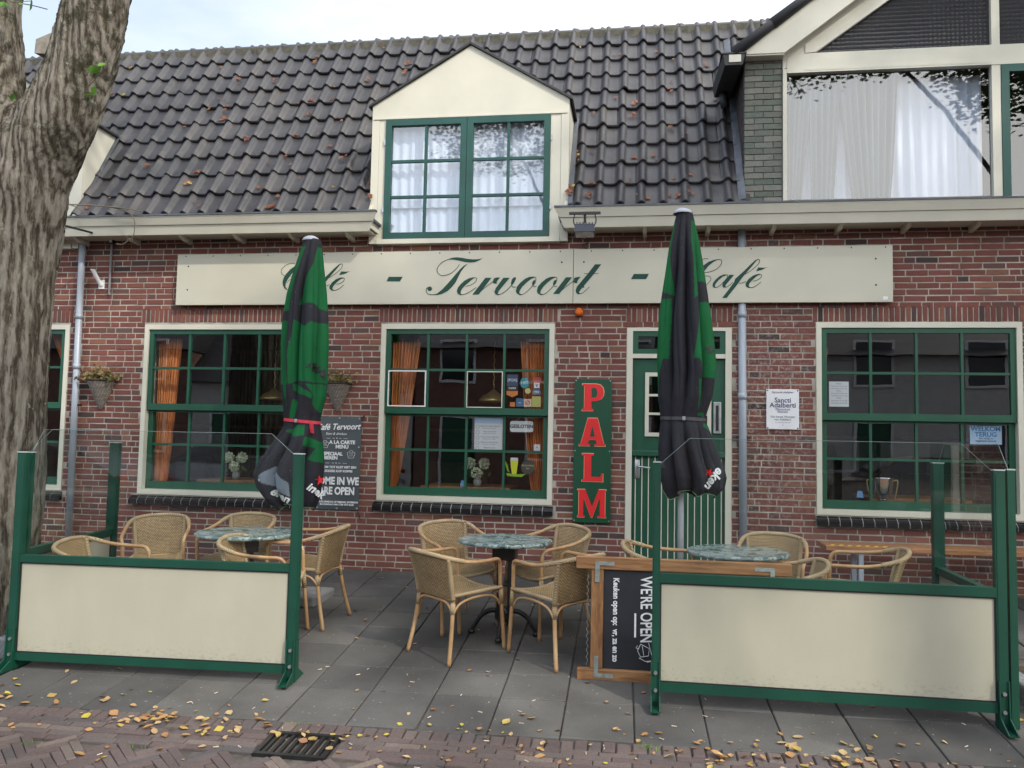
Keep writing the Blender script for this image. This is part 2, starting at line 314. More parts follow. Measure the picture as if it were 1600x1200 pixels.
# bark
q = NT('bark'); v = q.coord('Object', (1, 1, .10)); v1 = q.coord()
wv = q.n('TexWave', bands_direction='X'); wv.inputs['Scale'].default_value = 6.5; wv.inputs['Distortion'].default_value = 7; wv.inputs['Detail'].default_value = 5; wv.inputs['Detail Scale'].default_value = 1.6; wv.inputs['Detail Roughness'].default_value = .7
q.l(q.coord('Object', (1, .8, .28)), wv.inputs['Vector']); mf = q.n('Math', operation='MULTIPLY_ADD'); mf.inputs[1].default_value = .22; q.l(wv.outputs['Fac'], mf.inputs[0]); m8 = q.n('Math', operation='MULTIPLY'); m8.inputs[1].default_value = .80; q.l(q.noise(v, 34, 9, .78, .35), m8.inputs[0]); q.l(m8.outputs[0], mf.inputs[2]); f1 = mf.outputs[0]; f2 = q.noise(v1, 5, 6, .75)
c = q.ramp(f1, [(.38, (.065, .054, .041)), (.46, (.165, .142, .112)), (.55, (.25, .225, .185)), (.68, (.34, .315, .27))])
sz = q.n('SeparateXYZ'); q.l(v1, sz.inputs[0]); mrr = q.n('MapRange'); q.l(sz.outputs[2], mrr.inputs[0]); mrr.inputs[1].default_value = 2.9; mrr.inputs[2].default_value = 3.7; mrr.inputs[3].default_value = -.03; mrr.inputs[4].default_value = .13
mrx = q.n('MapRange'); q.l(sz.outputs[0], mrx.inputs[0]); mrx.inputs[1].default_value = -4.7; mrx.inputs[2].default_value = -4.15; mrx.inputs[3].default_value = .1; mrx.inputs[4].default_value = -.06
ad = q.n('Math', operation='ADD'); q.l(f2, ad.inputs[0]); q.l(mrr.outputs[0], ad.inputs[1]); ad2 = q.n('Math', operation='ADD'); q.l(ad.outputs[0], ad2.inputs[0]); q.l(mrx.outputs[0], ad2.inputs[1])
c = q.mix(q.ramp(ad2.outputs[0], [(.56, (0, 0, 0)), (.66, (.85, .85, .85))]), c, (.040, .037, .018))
c = q.mix(q.ramp(q.noise(v1, 16, 4, .6), [(.66, (0, 0, 0)), (.70, (.8, .8, .8))]), c, (.36, .40, .30))
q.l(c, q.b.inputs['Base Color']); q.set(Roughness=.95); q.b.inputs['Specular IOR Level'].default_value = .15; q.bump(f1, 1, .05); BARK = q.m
def leafmat(name, stops):
    q = NT(name); g = q.n('NewGeometry'); c = q.ramp(g.outputs['Random Per Island'], stops); d = q.n('BsdfPrincipled'); q.l(c, q.b.inputs['Base Color']); q.set(Roughness=.55)
    tl = q.n('BsdfTranslucent'); q.l(c, tl.inputs[0]); m_ = q.n('MixShader'); m_.inputs[0].default_value = .3
    q.l(q.b.outputs[0], m_.inputs[1]); q.l(tl.outputs[0], m_.inputs[2]); q.l(m_.outputs[0], q.out.inputs[0]); return q.m
FALLEN = leafmat('fallen_leaf', [(0, (.40, .20, .08)), (.3, (.48, .29, .12)), (.55, (.56, .41, .22)), (.75, (.30, .13, .06)), (.90, (.52, .40, .12)), (.97, (.58, .44, .06)), (1, (.32, .36, .06))])
DRY = leafmat('roof_leaf', [(0, (.20, .065, .03)), (.5, (.28, .10, .045)), (.8, (.14, .05, .03)), (.95, (.36, .18, .07)), (1, (.4, .36, .08))])
FOLI = leafmat('tree_leaf', [(0, (.035, .085, .018)), (.5, (.055, .12, .025)), (1, (.09, .16, .03))])
IVYM = leafmat('bright_leaf', [(0, (.07, .20, .02)), (1, (.15, .32, .04))])
SPRIG = leafmat('dried_sprig', [(0, (.22, .15, .06)), (.5, (.30, .24, .10)), (1, (.12, .14, .05))])
q = NT('wicker'); bt = q.n('TexBrick', offset=.5); bt.inputs['Scale'].default_value = 1; bt.inputs['Brick Width'].default_value = .03; bt.inputs['Row Height'].default_value = .013; bt.inputs['Mortar Size'].default_value = .002
bt.inputs['Color1'].default_value = (.33, .29, .25, 1); bt.inputs['Color2'].default_value = (.22, .19, .16, 1); bt.inputs['Mortar'].default_value = (.05, .04, .035, 1)
q.l(q.n('TexCoord').outputs['UV'], bt.inputs['Vector']); q.l(bt.outputs[0], q.b.inputs['Base Color']); q.set(Roughness=.8); WICKER = q.m
BRASS = plain('brass', (.55, .42, .16), .3, .15, 8, 0, 60, .7)
FLOWER = plain('hydrangea', (.72, .78, .60), .8, .15, 60)
BLUEP = plain('blue_paper', (.45, .62, .85), .6, .05); PAPER = plain('paper', (.72, .74, .78), .6, .04)
def colmat(name, c): return plain(name, c, .45, .04)
YEL = colmat('yellow', (.7, .55, .04)); ORG = colmat('orange_print', (.7, .22, .04)); TEALP = colmat('teal_print', (.03, .3, .36)); BLUED = colmat('dark_blue_print', (.03, .08, .17))

def text(name, s_, size, x, y, z, mat, parent=None, rot=0., ext=.001, bold=0., shear=0., align='CENTER', sx=1., mirror=False, up=True):
    cu = bpy.data.curves.new(name, 'FONT'); cu.body = s_; cu.size = size; cu.extrude = ext; cu.offset = bold; cu.shear = shear; cu.align_x = align; cu.align_y = 'CENTER'; cu.resolution_u = 3
    t = bpy.data.objects.new(name, cu); C.objects.link(t); dg = bpy.context.evaluated_depsgraph_get(); me = bpy.data.meshes.new_from_object(t.evaluated_get(dg)); C.objects.unlink(t); bpy.data.objects.remove(t)
    mb = MB(); ca, sa = math.cos(rot), math.sin(rot)
    pts = []
    for v_ in me.vertices:
        a_, b_ = v_.co.x*sx*(-1 if mirror else 1), v_.co.y
        pts.append((x+a_*ca-b_*sa, y-v_.co.z, z+a_*sa+b_*ca))
    mb.add(pts, [tuple(p.vertices) for p in me.polygons])
    bpy.data.meshes.remove(me); bpy.data.curves.remove(cu)
    if parent == 'MB': return mb
    return mb.build(name, mat, parent)
def merge(*mbs):
    r = MB()
    for m_ in mbs: r.add(m_.v, m_.f)
    return r
SIGN_POLYS=[[(-1.8533,3.0253),(-1.8178,3.0367),(-1.7761,3.0403),(-1.7284,3.0356),(-1.6628,3.0229),(-1.6034,3.0175),(-1.5561,3.0187),(-1.5208,3.0283),(-1.5499,3.0098),(-1.5968,2.9909),(-1.6382,2.9885),(-1.6857,2.992),(-1.7575,3.0093),(-1.8054,3.0188),(-1.8532,3.0193)],[(-1.6646,2.9758),(-1.7027,2.9556),(-1.7375,2.9236),(-1.778,2.8768),(-1.8243,2.8212),(-1.8706,2.7685),(-1.9112,2.7246),(-1.964,2.6837),(-2.0115,2.6722),(-1.9576,2.6707),(-1.9101,2.6816),(-1.8572,2.7095),(-1.8164,2.7475),(-1.7818,2.7914),(-1.7592,2.8383),(-1.731,2.897),(-1.6965,2.9437)],[(-2.0132,2.733),(-2.0159,2.7218),(-2.024,2.7136),(-2.0354,2.7107),(-2.0468,2.7138),(-2.0554,2.7221),(-2.0588,2.7333),(-2.056,2.7445),(-2.0479,2.7527),(-2.0366,2.7556),(-2.0251,2.7525),(-2.0165,2.7442)],[(-1.5815,2.8397),(-1.6111,2.8417),(-1.6523,2.8315),(-1.6932,2.8083),(-1.728,2.7763),(-1.7568,2.7412),(-1.7649,2.7089),(-1.7554,2.6824),(-1.7313,2.6694),(-1.7136,2.6746),(-1.7287,2.6852),(-1.7263,2.7087),(-1.7093,2.7379),(-1.6803,2.7671),(-1.6397,2.802),(-1.6049,2.8311)],[(-1.487,2.8359),(-1.427,2.8354),(-1.5511,2.6736),(-1.6101,2.6739)],[(-1.4128,2.8001),(-1.4046,2.8293),(-1.3754,2.8378),(-1.3432,2.8376),(-1.3661,2.8114),(-1.3774,2.7911),(-1.3712,2.7782),(-1.3976,2.7784),(-1.4125,2.7884)],[(-0.7071,2.8342),(-0.6488,2.8337),(-0.7705,2.6741),(-0.8278,2.6745)],[(-0.6351,2.7989),(-0.627,2.8277),(-0.5986,2.8361),(-0.5673,2.8358),(-0.5897,2.8101),(-0.6008,2.79),(-0.5949,2.7773),(-0.6206,2.7775),(-0.635,2.7874)],[(-1.3109,2.8343),(-1.2496,2.8338),(-1.355,2.7062),(-1.3633,2.68),(-1.3367,2.6711),(-1.3659,2.6661),(-1.3866,2.6773),(-1.3948,2.7007),(-1.382,2.7356)],[(-1.1884,2.8391),(-1.2117,2.8364),(-1.2288,2.8161),(-1.2368,2.7812),(-1.2287,2.7567),(-1.2049,2.7897),(-1.1893,2.8216)],[(-1.0124,2.8433),(-1.0587,2.8408),(-1.099,2.8237),(-1.1447,2.7863),(-1.1788,2.7458),(-1.1867,2.7051),(-1.1776,2.6818),(-1.1511,2.6671),(-1.1309,2.6717),(-1.1544,2.6846),(-1.1491,2.7107),(-1.1265,2.7454),(-1.0866,2.7858),(-1.0466,2.8175),(-1.0065,2.8386)],[(-1.0003,2.8142),(-1.0232,2.8027),(-1.0331,2.7738),(-1.0252,2.7551),(-1.0083,2.7794)],[(-0.8105,2.8415),(-0.8565,2.839),(-0.8965,2.822),(-0.942,2.7847),(-0.9759,2.7443),(-0.9838,2.7038),(-0.9747,2.6806),(-0.9485,2.6659),(-0.9284,2.6705),(-0.9517,2.6833),(-0.9464,2.7094),(-0.9239,2.744),(-0.8843,2.7842),(-0.8446,2.8157),(-0.8047,2.8368)],[(-0.7985,2.8124),(-0.8213,2.8011),(-0.8312,2.7722),(-0.8234,2.7536),(-0.8066,2.7778)],[(-0.4325,2.9561),(-0.4994,2.8675),(-0.6029,2.7416),(-0.6138,2.7071),(-0.6077,2.6812),(-0.5848,2.6684),(-0.5649,2.6752),(-0.5822,2.6868),(-0.5711,2.7069),(-0.4398,2.8669),(-0.3747,2.9554)],[(0.7928,2.8449),(0.7602,2.848),(0.7223,2.8332),(0.6844,2.7997),(0.66,2.7662),(0.6563,2.738),(0.6738,2.7227),(0.6928,2.7265),(0.6764,2.7351),(0.6845,2.7603),(0.7116,2.7939),(0.7495,2.8273),(0.7874,2.8416)],[(0.809,2.8436),(0.8523,2.8432),(0.7714,2.7428),(0.7796,2.7248),(0.7552,2.725),(0.7443,2.743),(0.7496,2.7655)],[(1.0731,2.9868),(1.0462,2.9815),(0.9978,2.9372),(0.944,2.8816),(0.8902,2.8316),(0.8605,2.8038),(0.8525,2.7759),(0.8093,2.7145),(0.7446,2.6279),(0.7852,2.6277),(0.8687,2.7365),(0.9118,2.7978),(0.9495,2.8479),(0.9871,2.8924),(1.0247,2.9369),(1.0516,2.973)],[(1.0945,2.8465),(1.057,2.848),(1.0194,2.8333),(0.9818,2.8028),(0.9549,2.7638),(0.9577,2.7358),(0.9765,2.7222),(0.998,2.7232),(0.9819,2.7384),(0.9899,2.7635),(1.0194,2.7969),(1.057,2.8301)],[(1.0677,2.9095),(1.1267,2.9066),(1.1481,2.9131),(1.1052,2.8884),(1.0489,2.8739)],[(0.7055,2.9896),(0.6728,2.9871),(0.6183,2.9669),(0.5748,2.9351),(0.5367,2.8914),(0.5122,2.8521),(0.5015,2.8126),(0.5044,2.7787),(0.521,2.7447),(0.5484,2.7293),(0.5429,2.7417),(0.5291,2.7616),(0.5317,2.7954),(0.5479,2.8291),(0.5751,2.8713),(0.6185,2.9273),(0.662,2.9652)],[(-3.236,2.8471),(-3.2712,2.8502),(-3.3117,2.8353),(-3.3515,2.8017),(-3.3766,2.768),(-3.3796,2.7397),(-3.3602,2.7244),(-3.3398,2.7282),(-3.3578,2.7368),(-3.3499,2.7621),(-3.3219,2.7958),(-3.2821,2.8294),(-3.2417,2.8438)],[(-3.2184,2.8458),(-3.1716,2.8454),(-3.2555,2.7445),(-3.246,2.7264),(-3.2724,2.7266),(-3.2848,2.7447),(-3.2798,2.7673)],[(-2.9382,2.9896),(-2.9671,2.9843),(-3.0177,2.9398),(-3.0739,2.884),(-3.1303,2.8338),(-3.1614,2.8058),(-3.1691,2.7777),(-3.2135,2.7161),(-3.2804,2.6291),(-3.2365,2.6289),(-3.1501,2.7382),(-3.1058,2.7998),(-3.0669,2.8501),(-3.0278,2.8948),(-2.9887,2.9395),(-2.961,2.9758)],[(-2.9102,2.8487),(-2.9507,2.8502),(-2.9908,2.8354),(-3.0303,2.8048),(-3.058,2.7656),(-3.0541,2.7375),(-3.0332,2.7239),(-3.0101,2.7248),(-3.028,2.7401),(-3.0202,2.7654),(-2.9895,2.7988),(-2.9501,2.8322)],[(-2.9413,2.912),(-2.8775,2.9091),(-2.8547,2.9156),(-2.9,2.8908),(-2.9603,2.8762)],[(-3.3353,2.9924),(-3.3705,2.99),(-3.4286,2.9696),(-3.4746,2.9378),(-3.5142,2.8938),(-3.5392,2.8543),(-3.5494,2.8147),(-3.5451,2.7806),(-3.526,2.7464),(-3.4958,2.7309),(-3.5022,2.7434),(-3.5178,2.7634),(-3.5162,2.7974),(-3.4999,2.8313),(-3.472,2.8736),(-3.4271,2.9299),(-3.3814,2.968)],[(-2.4518,2.8544),(-2.3124,2.8531),(-2.3369,2.8089),(-2.4732,2.8101)],[(-0.0669,2.8602),(0.073,2.8589),(0.0467,2.8105),(-0.0933,2.8117)]]
SIGN_HAIRS=[([(-1.8473,3.0234),(-1.8887,3.0079),(-1.9241,2.9876),(-1.9532,2.9554),(-1.9672,2.92),(-1.9605,2.8904),(-1.9329,2.8665),(-1.9028,2.8603),(-1.8613,2.8687),(-1.82,2.889),(-1.7792,2.924),(-1.7532,2.9562),(-1.7476,2.9708)],0.0057),([(-1.9638,2.676),(-2.0116,2.674),(-2.0478,2.6813),(-2.0675,2.7021),(-2.07,2.7257),(-2.0585,2.7434),(-2.0406,2.7491)],0.0068),([(-1.5992,2.8393),(-1.5754,2.8338),(-1.5749,2.8103),(-1.5979,2.7841),(-1.6388,2.7638),(-1.68,2.7542)],0.0057),([(-1.7313,2.6711),(-1.6959,2.6744),(-1.6548,2.6906),(-1.614,2.715),(-1.5762,2.7417)],0.0057),([(-1.5513,2.6812),(-1.5081,2.7248),(-1.456,2.7654),(-1.4127,2.7972)],0.0057),([(-0.7706,2.6816),(-0.7283,2.7246),(-0.6775,2.7646),(-0.6351,2.796)],0.0057),([(-1.3601,2.6689),(-1.3195,2.6827),(-1.2792,2.7116),(-1.2334,2.7579)],0.0057),([(-1.2305,2.7578),(-1.2127,2.7431),(-1.1895,2.7447)],0.0057),([(-1.0123,2.8404),(-0.9959,2.8286),(-0.9998,2.7909),(-1.0252,2.7563),(-1.0621,2.7159),(-1.1021,2.6814),(-1.1366,2.6688),(-1.1541,2.6701)],0.0057),([(-1.0252,2.7563),(-1.0106,2.7446),(-0.9922,2.7491)],0.0057),([(-0.8104,2.8386),(-0.7942,2.8269),(-0.7981,2.7893),(-0.8234,2.7548),(-0.8601,2.7146),(-0.8998,2.6801),(-0.9341,2.6676),(-0.9515,2.6689)],0.0057),([(-0.8234,2.7548),(-0.8089,2.7431),(-0.7906,2.7476)],0.0057),([(-0.5791,2.6712),(-0.5452,2.6837),(-0.5115,2.7122),(-0.4835,2.7396)],0.0057),([(-0.5364,2.8678),(-0.4001,2.8665)],0.0051),([(0.7928,2.8449),(0.7874,2.8157),(0.755,2.7766),(0.7226,2.7432),(0.6901,2.7243)],0.0051),([(0.766,2.7249),(0.7985,2.737),(0.839,2.7732)],0.0051),([(1.0623,2.9869),(1.0795,2.98),(1.0731,2.9475),(1.0301,2.9032),(0.9871,2.87),(0.9495,2.8479)],0.0045),([(0.8957,2.7671),(0.9226,2.7652),(0.9549,2.7806)],0.004),([(1.0677,2.8479),(1.0961,2.8409),(1.0918,2.8158),(1.057,2.791),(1.0194,2.7829)],0.004),([(0.9765,2.7234),(1.0141,2.7231),(1.0516,2.7407),(1.0918,2.7739)],0.004),([(0.6182,2.9923),(0.5865,2.9978),(0.5341,2.9786),(0.4959,2.9428),(0.4873,2.9095),(0.505,2.8821),(0.5368,2.866)],0.004),([(0.6946,2.9897),(0.7272,2.9865),(0.7404,2.9683),(0.7274,2.9317),(0.6949,2.9011),(0.6514,2.879),(0.6078,2.8681),(0.5805,2.8672)],0.004),([(0.5374,2.7322),(0.5757,2.7358),(0.6083,2.7553),(0.6354,2.7889),(0.6419,2.8114),(0.6271,2.8296),(0.5916,2.8355),(0.5643,2.8262),(0.5453,2.8009)],0.004),([(-3.236,2.8471),(-3.2407,2.8178),(-3.2743,2.7785),(-3.3082,2.7449),(-3.3427,2.7259)],0.0051),([(-3.2607,2.7265),(-3.226,2.7387),(-3.1836,2.775)],0.0051),([(-2.9498,2.9898),(-2.931,2.9828),(-2.9369,2.9502),(-2.9817,2.9056),(-3.027,2.8723),(-3.0669,2.8501)],0.0045),([(-3.1221,2.7689),(-3.0929,2.767),(-3.0586,2.7825)],0.004),([(-2.9392,2.8501),(-2.9082,2.8431),(-2.912,2.8179),(-2.9487,2.7929),(-2.989,2.7848)],0.004),([(-3.0333,2.725),(-2.9927,2.7247),(-2.9527,2.7424),(-2.9105,2.7758)],0.004),([(-3.4296,2.9952),(-3.4641,3.0007),(-3.52,2.9814),(-3.56,2.9455),(-3.5681,2.912),(-3.5481,2.8845),(-3.5131,2.8683)],0.004),([(-3.3471,2.9926),(-3.3117,2.9893),(-3.2969,2.971),(-3.3096,2.9343),(-3.3437,2.9035),(-3.3898,2.8813),(-3.4365,2.8704),(-3.466,2.8696)],0.004),([(-3.5078,2.7338),(-3.4666,2.7375),(-3.4321,2.7571),(-3.404,2.7908),(-3.3978,2.8134),(-3.4144,2.8317),(-3.4529,2.8377),(-3.482,2.8283),(-3.5017,2.8029)],0.004)]
CAN_L=dict(green=[[(-0.063,2.917),(-0.011,2.906),(-0.041,2.806),(-0.076,2.663),(-0.125,2.509),(-0.132,2.343),(-0.213,2.344)],[(0.081,2.904),(0.155,2.914),(0.267,2.32),(0.216,2.32),(0.094,2.408),(-0.043,2.396),(0.012,2.607),(0.069,2.761)],[(-0.072,2.261),(0.045,2.201),(0.077,2.242),(0.293,2.239),(0.311,1.714),(-0.029,1.743),(-0.09,1.71),(-0.112,1.982)],[(-0.244,2.256),(-0.14,2.256),(-0.121,1.927),(-0.095,1.71),(-0.221,1.709)],[(0.063,1.711),(0.266,1.713),(0.249,1.584),(0.208,1.476),(0.159,1.432),(0.115,1.55),(0.135,1.615)],[(-0.067,1.71),(-0.016,1.71),(0.123,1.625),(0.119,1.588),(-0.059,1.656)],[(-0.062,1.585),(0.001,1.559),(-0.019,1.494),(-0.05,1.423),(-0.084,1.423)],[(-0.175,1.709),(-0.107,1.71),(-0.105,1.514),(-0.16,1.6)],[(-0.108,1.315),(-0.035,1.337),(-0.002,1.365),(0.054,1.366),(0.057,1.28),(-0.021,1.266)],[(0.064,1.264),(0.114,1.265),(0.195,1.197),(0.23,1.027),(0.156,1.057),(0.133,1.078),(0.151,1.175),(0.061,1.194)],[(-0.223,1.199),(-0.156,1.233),(-0.146,1.276),(-0.177,1.189)]],grey=[[(-0.292,0.929),(-0.192,1.012),(-0.122,0.965),(-0.064,0.913),(-0.017,0.882),(-0.013,0.765),(-0.186,0.846),(-0.278,0.886)]],edge=[(2.982,-0.068,0.081),(2.942,-0.07,0.098),(2.728,-0.138,0.125),(2.502,-0.193,0.157),(2.278,-0.219,0.18),(2.053,-0.228,0.19),(1.719,-0.211,0.191),(1.608,-0.196,0.183),(1.443,-0.174,0.143),(1.399,-0.169,0.139),(1.343,-0.178,0.145),(1.209,-0.264,0.175),(1.053,-0.385,0.187),(0.941,-0.43,0.19),(0.832,-0.399,0.177),(0.725,-0.313,0.161),(0.62,-0.193,0.111)])
CAN_R=dict(green=[[(-0.067,3.035),(-0.052,3.015),(-0.094,2.793),(-0.097,2.421),(-0.155,2.452),(-0.209,2.452),(-0.115,2.925)],[(-0.228,2.397),(-0.111,2.396),(-0.119,2.222),(-0.132,1.923),(-0.244,1.923)],[(0.065,3.033),(0.114,3.032),(0.218,2.529),(0.121,2.54),(0.117,2.42),(0.083,2.39),(0.077,2.72),(0.061,2.871)],[(0.127,2.365),(0.228,2.38),(0.277,1.925),(0.086,1.924),(0.109,2.102),(0.123,2.221)],[(0.124,1.925),(0.277,1.925),(0.268,1.759),(0.182,1.797),(0.163,1.866)],[(0.12,1.767),(0.173,1.758),(0.169,1.64),(0.121,1.522)],[(-0.224,1.923),(-0.156,1.923),(-0.178,1.656),(-0.208,1.725)],[(0.165,1.435),(0.213,1.377),(0.241,1.339),(0.165,1.406)],[(0.117,1.502),(0.164,1.513),(0.165,1.474)]],grey=[],edge=[(3.104,-0.048,0.077),(3.07,-0.055,0.085),(2.859,-0.106,0.133),(2.653,-0.14,0.168),(2.448,-0.173,0.199),(2.244,-0.199,0.229),(1.938,-0.206,0.264),(1.837,-0.201,0.27),(1.635,-0.187,0.239),(1.494,-0.166,0.191),(1.454,-0.161,0.181),(1.393,-0.17,0.213),(1.233,-0.184,0.272),(1.083,-0.177,0.332),(1.014,-0.167,0.35),(0.935,-0.147,0.335),(0.836,-0.116,0.234)])
# ------------------------------------------------------------------ ground
SLP = .1003
def gz(x, y):
    if y > 0: return 0.
    if y > -4.0: return SLP*y
    return -SLP*4+.010*min(6, (-4-y))
ROT = .0178
cr_, sr_ = math.cos(ROT), math.sin(ROT)
def pv(u, v_): return (u*cr_-v_*sr_, u*sr_+v_*cr_)     # paving grid is turned about one degree to the wall
mb = MB()
xs = [-90, -20, -9, -6, -3, 0, 3, 6, 9, 20, 90]; ys = [-90, -40, -14, -12, -8, -6.5, -4, -3.45, 0, 4, 20, 90]
for i in range(len(xs)-1):
    for j in range(len(ys)-1):
        mb.quad(*[(a, b, gz(a, b)-(.016 if b > -6.6 else .002)) for a, b in ((xs[i], ys[j]), (xs[i+1], ys[j]), (xs[i+1], ys[j+1]), (xs[i], ys[j+1]))], mi=1 if ys[j+1] > -6.4 else 0)
mb.build('ground', [STREET, SAND], kind='structure')
def slab(mb, c4, th=.03, b=.004, jz=.0015):
    P = [Vector((x, y, 0)) for x, y in c4]; cen = sum(P, Vector())/4; dz = random.gauss(0, jz); tx, ty = random.gauss(0, jz*2), random.gauss(0, jz*2)
    zf = lambda p: gz(p.x, p.y)+dz+tx*(p.x-cen.x)*4+ty*(p.y-cen.y)*4
    top = []; mid = []; bot = []
    for p in P:
        q_ = p+(cen-p).normalized()*b*1.5; z = zf(p)
        top.append((q_.x, q_.y, z)); mid.append((p.x, p.y, z-b)); bot.append((p.x, p.y, z-th))
    mb.add(top+mid+bot, [(0, 1, 2, 3)]+[(4+i, 4+(i+1) % 4, (i+1) % 4, i) for i in range(4)]+[(8+i, 8+(i+1) % 4, 4+(i+1) % 4, 4+i) for i in range(4)])
def rect(u0, u1, v0, v1): return [pv(u0, v0), pv(u1, v0), pv(u1, v1), pv(u0, v1)]
def inbed(x, y): return (x < -4.22 and -2.85 < y < -1.45) or (x > 2.36 and -2.75 < y < -1.7)
mb = MB(); x0 = -.072
rows = [(-3.375, -2.87)]+[(-2.87+.4*k, -2.47+.4*k) for k in range(7)]+[(-.07, .04)]
for k in range(-20, 16):
    for a, b in rows:
        if inbed(*pv(x0+.4*k+.2, (a+b)/2)): continue
        g_ = .0038; slab(mb, rect(x0+.4*k+g_, x0+.4*k+.4-g_, a+g_, min(b-g_, .02)), .03, .005, .0012)
mb.build('pavement', PAVER, kind='structure')
mb = MB()
u = -8.
while u < 7: # upright edging course
    wd = random.uniform(.07, .085) if u < 8 else 0; slab(mb, rect(u+.003, u+wd-.003, -3.49, -3.381), .05, .008, .003); u += wd
for r_ in range(5):
    u = -8-random.random()*.2; va = -3.495-.054*(r_+1)
    while u < 7:
        ua, ub = u+.0018, u+.1982
        if ua < -2.04 < ub: ub = -2.044
        elif ua < -1.63 < ub: ua = -1.626
        elif -2.04 < ua and ub < -1.63: ua = ub
        if ub-ua > .02: slab(mb, rect(ua, ub, va+.0014, va+.0526), .05, .0045, .002)
        u += .2
# herringbone beyond
L, Wd = .2, .05
vt = -3.495-.054*5
def clip_rect(c, horiz):
    pass
n = 0
ang = PI/4
for i in range(-150, 150):
    for j in range(-22, 23):
        # classic single herringbone lattice with 4:1 bricks
        for hor in (0, 1):
            if hor: a0, a1, b0, b1 = i*Wd, i*Wd+L, (i-8*j)*Wd, (i-8*j+1)*Wd
            else: a0, a1, b0, b1 = i*Wd, i*Wd+Wd, (i-7-8*j)*Wd, (i-3-8*j)*Wd
            cx, cy = (a0+a1)/2, (b0+b1)/2
            X = (cx*math.cos(ang)-cy*math.sin(ang)); Y = (cx*math.sin(ang)+cy*math.cos(ang))-5.2
            if not (-6.5 < X < 5.5 and -6.45 < Y < vt-.042): continue
            if -2.02 < X < -1.52 and Y > -3.87: continue
            cs = [(a0+.0014, b0+.0014), (a1-.0014, b0+.0014), (a1-.0014, b1-.0014), (a0+.0014, b1-.0014)]
            R4 = [(p*math.cos(ang)-q_*math.sin(ang), p*math.sin(ang)+q_*math.cos(ang)-5.2) for p, q_ in cs]
            slab(mb, R4, .05, .0045, .002); n += 1
mb.build('street', CLINK, kind='structure')
# tree beds: soil and kerb stones
mb = MB()
def mound(x0_, x1_, y0_, y1_, h):
    def f(a, b):
        x, y = x0_+(x1_-x0_)*a, y0_+(y1_-y0_)*b; e = min(a, 1-a, b, 1-b)*4
        return (x, y, gz(x, y)-.01+h*min(1, e)+.03*noise.noise(Vector((x*6, y*6, 0))))
    mb.grid(f, 24, 20)
mound(-7.6, -4.3, -2.8, -1.5, .05); mound(2.45, 4.6, -2.7, -1.75, .05)
mb.build('planting_soil', SOIL, kind='structure')
KERBG = 'rough granite kerb stones round the tree beds'
def kerb(x, y, lx, ly, lab, rz=0):
    t = MB(); t.bbox(-lx/2, lx/2, -ly/2, ly/2, -.05, .10, .018)
    o = t.build('kerb_stone', GRANITE); o.location = (x, y, gz(x, y)); o.rotation_euler.z = rz; tag(o, lab, 'kerb stone', KERBG)
kerb(-4.27, -2.45, .15, .62, 'granite kerb stone between the tree and the left screen post')
kerb(-4.70, -2.86, .72, .14, 'granite kerb stone at the street side of the tree bed')
kerb(2.36, -2.40, .13, .62, 'dark granite kerb stone beside the foot of the right screen')
kerb(2.36, -1.82, .13, .34, 'pale granite kerb stone seen beyond the right screen posts, nearest the wall')
# street drain
t = thing('street_drain', 'cast iron street drain grating full of fallen leaves in the brick gutter', 'drain', (-1.775, -3.675, gz(0, -3.675)))
def gp(x, y, dz): return (x, y, gz(x, y)+dz)
m1 = MB(); m2 = MB()
for a, b, c_, d in ((-1.97, -1.58, -3.81, -3.785), (-1.97, -1.58, -3.565, -3.54), (-1.97, -1.945, -3.785, -3.565), (-1.605, -1.58, -3.785, -3.565)):
    m1.hexa([gp(a, c_, -.03), gp(b, c_, -.03), gp(b, d, -.03), gp(a, d, -.03), gp(a, c_, .004), gp(b, c_, .004), gp(b, d, .004), gp(a, d, .004)])
for k in range(8):
    a = -1.935+.042*k; m2.hexa([gp(a, -3.785, -.03), gp(a+.018, -3.785, -.03), gp(a+.018, -3.565, -.03), gp(a, -3.565, -.03), gp(a, -3.785, 0), gp(a+.018, -3.785, 0), gp(a+.018, -3.565, 0), gp(a, -3.565, 0)])
m1.build('drain_frame', IRON, t); m2.build('grating', IRON, t)
m3 = MB(); m3.quad((-1.95, -3.79, gz(0, -3.79)-.06), (-1.6, -3.79, gz(0, -3.79)-.06), (-1.6, -3.56, gz(0, -3.56)-.06), (-1.95, -3.56, gz(0, -3.56)-.06)); m3.build('sump', DARK, t)

# ------------------------------------------------------------------ cafe building
B = thing('cafe_building', 'low red brick cafe with dark pantile roof, cream dormer and green sash windows', 'building', (0, 0, 0))
PIT = math.radians(56); EY, EZ = -.12, 3.51
CP, SP = math.cos(PIT), math.sin(PIT)
OPEN = [(-5.055, -3.34, .66, 2.395), (-2.53, -.815, .67, 2.4), (1.592, 3.345, .66, 2.412), (-7.62, -5.905, .67, 2.395), (-.125, .838, -.3, 2.36), (-2.535, -.875, 3.232, 3.56), (-7.655, -5.995, 3.232, 3.56)]
LINT = [(-5.10, -3.30), (-2.56, -.785), (1.56, 3.375), (-7.66, -5.87), (-.135, .848)]
SILLS = [(-5.12, -3.30), (-2.56, -.80), (1.585, 3.36), (-7.66, -5.89)]
